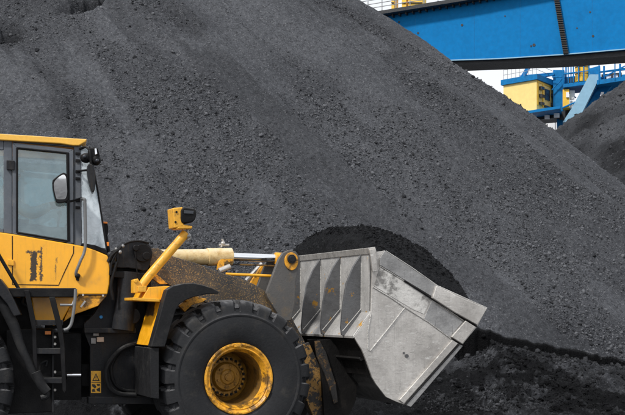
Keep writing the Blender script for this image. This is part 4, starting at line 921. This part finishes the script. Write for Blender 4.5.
m = RM(); m.tube([FR.P(40, 375, 1.0), FR.P(67, 375, 1.0)], .045, 12); m.build('steering_cylinder', M['black'], loader, bevel=0)
m = RM(); x0, z0 = FR.p(54, 400, 1.0); m.box(x0 - 3.4, x0 + .3, 1.0, 1.9, z0, 1.35); m.box(x0 - .1, x0 + .75, 1.15, 1.65, .75, 1.0); m.box(x0 - .1, x0 + .75, 1.15, 1.65, 1.4, 1.55); m.build('rear_frame', M['black'], loader)
m = RM(); m.pp([(-60, 296), (32, 296), (34, 322), (34, 405), (-60, 405)], .9, 1.0); m.build('side_tank', M['black'], loader)
# engine hood behind the cab (outside the picture)
m = RM(); x0, z0 = FR.p(-60, 240, YC); m.box(x0 - 2.1, x0 - .05, .62, 2.18, 1.4, 2.55); m.build('engine_hood', M['yellow'], loader, bevel=.05)
m = RM(); m.box(x0 - 2.35, x0 - 2.1, .5, 2.3, .7, 2.0); m.build('counterweight', M['charcoal'], loader, bevel=.04)

# ================================================================== far machinery
FG = Frame(14, 95, -20)
GM = lambda: MB(FG)
crane = empty('gantry_crane', (*FG.w(0, 1, 0)[:2], 0), 'long bright blue box girder of a gantry crane crossing the upper right', 'gantry crane')
m = GM()
m.pp([(330, 23), (381, 13.5), (463, 0), (560, -18), (660, -36), (660, 46.5), (625, 50), (562, 55), (500, 59), (440, 61), (330, 66)], 0, 3.0); m.build('girder', M['blue'], crane, bevel=.03)
m = GM(); m.pp([(330, 66.4), (440, 61.4), (500, 59.4), (562, 55.4), (625, 50.4), (660, 47), (660, 52.3), (625, 55.9), (562, 60.5), (490, 63.3), (440, 65.3), (330, 70)], .25, 3.0); m.build('bottom_flange', M['crane_dark'], crane, bevel=0)
m = GM(); m.pp([(440, 60), (500, 58), (562, 54), (660, 45.5), (660, 46.5), (562, 55), (500, 59), (440, 61)], -.12, -.01); m.build('girder_edge', M['paleblue'], crane, bevel=0)
m = GM()
for u in (415, 474, 520, 592, 640): m.pp([(u, -60), (u + .35, -60), (u + .9, 70), (u + .5, 70)], -.03, 0, 0) if 0 else m.pp([(u, 10 - (u - 381) * .165), (u + .4, 10 - (u - 381) * .165), (u + .4, 61 - max(0, u - 440) * .06), (u, 61 - max(0, u - 440) * .06)], -.015, .0)
m.build('plate_joint', M['blue2'], crane, bevel=0)
m = GM()
for u, v, r_ in ((534, 45, .12), (531, 46, .07), (462, 25, .10), (418, 33, .09), (399, 22, .08), (590, 12, .07), (593, 36, .09), (505, 16, .06), (577, 28, .06)): m.disc(*FG.p(u, v, -.02), r_, -.03, -.001, 10)
m.build('drain_hole', M['crane_dark'], crane, bevel=0)
m = GM(); m.pp([(330, 19), (381, 10.5), (463, -3), (560, -21), (560, -18), (463, .8), (381, 14), (330, 23.5)], -1.0, -.02); wk = m.build('walkway', M['crane_dark'], crane, bevel=0)
m = GM()
for k in range(26):
    u = 385 + k * 6.7; v = 13.2 - (u - 381) * .166; m.pp([(u, v), (u + 1.2, v), (u + 1.2, v + 5), (u, v + 5)], -.5, -.01)
m.build('walkway_bracket', M['crane_dark'], crane, bevel=0)
m = GM()
for dv in (4, 8, 12):
    m.tube([FG.P(330, 19 - dv, -1), FG.P(381, 10.5 - dv, -1), FG.P(463, -3 - dv, -1), FG.P(560, -21 - dv, -1)], .035, 6)
for k in range(14):
    u = 340 + k * 14; v = 10.5 - (u - 381) * .165; m.tube([FG.P(u, v, -1), FG.P(u, v - 12, -1)], .04, 6)
m.build('railing', M['crane_grey'], crane, bevel=0)
m = GM(); m.pp([(551.5, -16), (556, -16), (568, 54), (563.5, 54.4)], -.22, -.01); rl = m.build('cable_rack', M['crane_dark'], crane, bevel=0)
m = GM()
for k in range(30):
    t = k / 30; u = 552 + 12 * t; v = -14 + 68 * t; m.pp([(u - .6, v), (u + 5, v), (u + 5, v + .8), (u - .6, v + .8)], -.34, -.2)
m.build('rack_rung', M['decal_black'], rl, bevel=0)
for (ua, ub, va, vb) in ((388.5, 391.5, -14, 10), (399, 403.5, -14, 7.5), (405.5, 420, -13, 5.5)):
    m = GM(); m.pp([(ua, va), (ub, va), (ub, vb - (ub - ua) * .16), (ua, vb)], .4, 1.6, -.4); bx = m.build('winch_housing', M['crane_yellow'], crane, bevel=.03)
    m = GM(); m.pp([(ua + .3, 0), (ub - .3, 0), (ub - .3, 1), (ua + .3, 1)], .3, .4, -.4); m.build('housing_strap', M['crane_dark'], bx, bevel=0)
m = GM(); m.pp([(700, -40), (720, -40), (720, 400), (700, 400)], .3, 2.5); m.build('crane_leg', M['blue'], crane)     # leg outside the picture
m = GM(); m.pp([(660, -36), (760, -54), (760, 38), (660, 46.5)], .01, 2.99); m.build('girder', M['blue'], crane)

FH = Frame(20, 118, -14)
HM = lambda: MB(FH)
hc_ = empty('harbour_crane', (*FH.w(0, 1, 0)[:2], 0), 'blue portal crane with cream machinery house under the girder', 'harbour crane')
m = HM(); x0, z0 = FH.p(502.5, 86, 0); x1, z1 = FH.p(537.5, 83, 0); zb = FH.p(537, 110.5, 0)[1]; x2, _ = FH.p(552.5, 84, 0)
# house: long side, then its end set back at an angle
Ax, Ay = x0, 1.0; Bx, By = x1, -1.2; Cx, Cy = x2, 3.0; Dx, Dy = x0 + (x2 - x1), 5.2
m.hprism([(Ax, Ay), (Bx, By), (Cx, Cy), (Dx, Dy)], zb - .3, z1 + .1); house = m.build('machinery_house', M['house'], hc_, bevel=0)
m = HM(); m.hprism([(Ax - .25, Ay - .1), (Bx + .05, By - .3), (Cx + .3, Cy), (Dx, Dy + .2)], z1 + .1, z1 + .62); m.build('house_roof', M['blue2'], house, bevel=0)
m = HM()
ex = Vector((Cx - Bx, Cy - By)); el = ex.length; ex.normalize(); en = Vector((ex.y, -ex.x))
def endp(mm, s0, s1, za, zb_, d=.08):
    p = [Vector((Bx, By)) + ex * s + en * q for s, q in ((s0, d), (s1, d), (s1, .01), (s0, .01))]; mm.hprism([(v.x, v.y) for v in p], za, zb_)
endp(m, el * .45, el * .72, z1 - 1.5, z1 - .45); endp(m, el * .12, el * .28, z1 - .75, z1 - .45, .3); endp(m, el * .12, el * .28, z1 - 1.5, z1 - 1.2, .3); endp(m, el * .12, el * .28, z1 - 2.2, z1 - 1.95, .3); endp(m, el * .8, el * .92, z1 - 1.0, z1 - .7, .3); endp(m, el * .8, el * .92, z1 - 1.9, z1 - 1.6, .3); endp(m, el * .40, el * .78, z1 - 2.25, z1 - 2.1, .2)
m.build('door_fitting', M['darkglass'], house, bevel=0)
m = HM(); endp(m, el * .02, el * .98, z1 - .12, z1 + .08, .04); endp(m, el * .02, el * .10, z1 - 2.3, z1 - .1, .04); endp(m, el * .3, el * .38, z1 - 2.3, z1 - .1, .05); m.build('door_frame', M['crane_yellow'], house, bevel=0)
m = HM()
for k in range(9):
    t = k / 8; m.tube([(Ax + (Bx - Ax) * t, Ay + (By - Ay) * t, z1 + .62), (Ax + (Bx - Ax) * t, Ay + (By - Ay) * t, z1 + 1.6)], .025, 5)
for q in (1.1, 1.6): m.tube([(Ax, Ay, z1 + q), (Bx, By, z1 + q), (Cx, Cy, z1 + q)], .025, 5)
m.build('railing', M['crane_grey'], house, bevel=0)
m = HM()
m.pp([(520, 114.5), (560, 108.5), (560, 106), (545, 108), (520, 112)], -1.6, 5, -1.6)
m.pp([(552, 66), (563.5, 66), (563.5, 108), (552, 108)], 2, 5, 0)
m.pp([(517, 79), (521.5, 79), (530, 64), (526, 64)], 1.0, 1.5, 0); m.pp([(519, 74.5), (553, 69), (553, 72), (519, 77.5)], 1.6, 2.0, 0)
m.pp([(563, 84), (590, 80.5), (590, 84), (563, 87.5)], 0, 4, 0)
m.pp([(589, 66), (600, 63), (601, 85), (586, 105), (578, 112), (596, 85), (590, 78)], 1.2, 2.6, 0)
m.pp([(597, 82), (640, 76), (640, 80), (597, 86.5)], -1.0, 3, 0)
m.pp([(599, 86), (612, 84), (588, 112), (575, 122)], .8, 1.6, 0)
m.pp([(600, 66), (640, 62), (640, 130), (600, 130)], 5.5, 7, 0)
m.build('portal_frame', M['blue2'], hc_, bevel=0)
m = HM()
def rail(pts, y, h, n):
    a = Vector(FH.P(*pts[0], y)); b = Vector(FH.P(*pts[1], y))
    for k in range(n + 1):
        p = a.lerp(b, k / n); m.tube([tuple(p), (p.x, p.y, p.z + h)], .06, 6)
    for q in (.5, 1): m.tube([(a.x, a.y, a.z + h * q), (b.x, b.y, b.z + h * q)], .05, 6)
rail([(599, 83), (631, 78.5)], -1.0, 2.1, 2); rail([(563, 84), (589, 80.5)], 0, 1.9, 5); rail([(553, 66), (575, 64)], 0, .9, 5); m.tube([FH.P(552, 77, 1), FH.P(563, 77, 1)], .06, 6)
m.build('platform_railing', M['blue2'], hc_, bevel=0)
m = HM()
m.pp([(563, 70), (576, 68), (576, 80), (563, 82)], 4.2, 5.5, 0); m.pp([(601, 68), (622, 66), (622, 80), (601, 82)], 3.2, 4.8, 0); m.pp([(563, 104), (576, 104), (574, 116), (558, 116)], 2, 5, 0); m.pp([(520, 113.5), (558, 110), (558, 115), (536, 117.5), (524, 119)], 1.5, 4.5, 0)
m.build('machinery_bay', M['crane_dark'], hc_, bevel=0)
m = HM(); cxx, _ = FH.p(582, 70, 1.6); zt = FH.p(582, 63.5, 1.6)[1]; zb2 = FH.p(582, 82, 1.6)[1]; m.tube([(cxx, 1.6, zb2), (cxx, 1.6, zt)], .66, 24); tk = m.build('tank', M['crane_yellow'], hc_, bevel=0)
m = HM()
for v in (68, 74.5): z_ = FH.p(582, v, 1.6)[1]; m.tube([(cxx, 1.6, z_), (cxx, 1.6, z_ + .06)], .69, 24)
for dx in (-.25, .2): m.tube([(cxx + dx, .93, zb2), (cxx + dx, .93, zt)], .03, 6)
m.build('tank_band', M['crane_dark'], tk, bevel=0)
m = HM(); m.pp([(562.5, 89), (569, 88.5), (569, 107), (562.5, 108)], .3, 1.6, 0); m.build('control_cabinet', M['crane_yellow'], hc_, bevel=0)
m = HM(); m.pp([(569.5, 89), (574.5, 89), (574, 97), (569.5, 97.5)], .8, 1.4, 0); m.pp([(570, 99), (574, 99), (572, 106), (569.5, 107)], .8, 1.4, 0); m.pp([(601, 92), (604, 92), (603, 95), (600, 96)], 0, .5, 0); m.build('motor_cover', M['white'], hc_, bevel=0)
m = HM(); m.pp([(589.8, 75.5), (598.5, 75.5), (598.5, 81), (583, 112), (577, 123), (563, 123), (572, 109)], -.6, .5, 0); m.build('chute', M['paleblue'], hc_, bevel=0)
m = HM(); m.pp([(520, 116), (535, 114), (530, 124), (500, 160), (490, 160)], 1, 3, 0); m.pp([(555, 108), (561, 108), (566, 200), (560, 200)], 2.5, 4, 0); m.build('portal_leg', M['blue2'], hc_, bevel=0)

m = HM()
for (a, b, y, r_) in (((519, 76), (552, 73), 1.2, .05), ((563, 74), (600, 70), 3, .09), ((563, 78), (600, 74), 3, .07), ((566, 66), (566, 86), 3, .08), ((571, 66), (571, 86), 3, .06), ((604, 66), (604, 84), 2.6, .10), ((620, 64), (620, 82), 2.6, .10), ((600, 72), (640, 68), 2.6, .09), ((600, 79), (625, 66), 2.6, .07),
                      ((552, 90), (563, 78), 1.6, .06), ((524, 116), (548, 112), .5, .07), ((562, 108), (576, 102), .2, .08), ((565, 88), (576, 98), 1.9, .06)):
    m.tube([FH.P(*a, y), FH.P(*b, y)], r_, 6)
m.build('bracing', M['blue2'], hc_, bevel=0)
m = HM()
for (u0, v0, u1, v1, y) in ((606, 70, 611, 77, 2.9), (613, 69, 618, 75, 2.9), (566, 92, 569, 97, .1), (553.5, 112, 559, 116, .6), (544, 113.5, 549, 117, .9)): m.pp([(u0, v0), (u1, v0), (u1, v1), (u0, v1)], y, y + .5, 0)
m.build('motor_cover', M['white'], hc_, bevel=0)
m = HM(); m.tube([FH.P(617, 63.5, -1), FH.P(617, 61, -1)], .07, 6); m.pp([(615, 60), (622, 60), (621, 63), (616, 63.5)], -1.2, -.6, 0); m.build('floodlight', M['white'], hc_, bevel=0)

# white tank wagon glimpsed between the heaps
tw = empty('storage_tank', (*FH.w(FH.p(545, 125, 0)[0], 10, 0)[:2], 0), 'white round storage tank glimpsed in the notch between the two heaps', 'tank')
m = HM(); tx_, _ = FH.p(545, 125, 10); zt = FH.p(545, 117, 10)[1]; m.tube([(tx_, 10, 0), (tx_, 10, zt - .9), (tx_, 10, zt - .3), (tx_, 10, zt)], [1.75, 1.75, 1.35, .4], 32); m.build('shell', M['white'], tw, bevel=0, ang=50)
m = HM()
for a in (-.35, .0, .3):
    m.tube([(tx_ + a, 10 - 1.73, zt - 1.0), (tx_ + a, 10 - 1.73, zt - 3)], .06, 6)
m.tube([(tx_ + 1.1, 8.7, 0), (tx_ + 1.1, 8.7, zt - .6)], .06, 6); m.build('pipe', M['crane_dark'], tw, bevel=0)
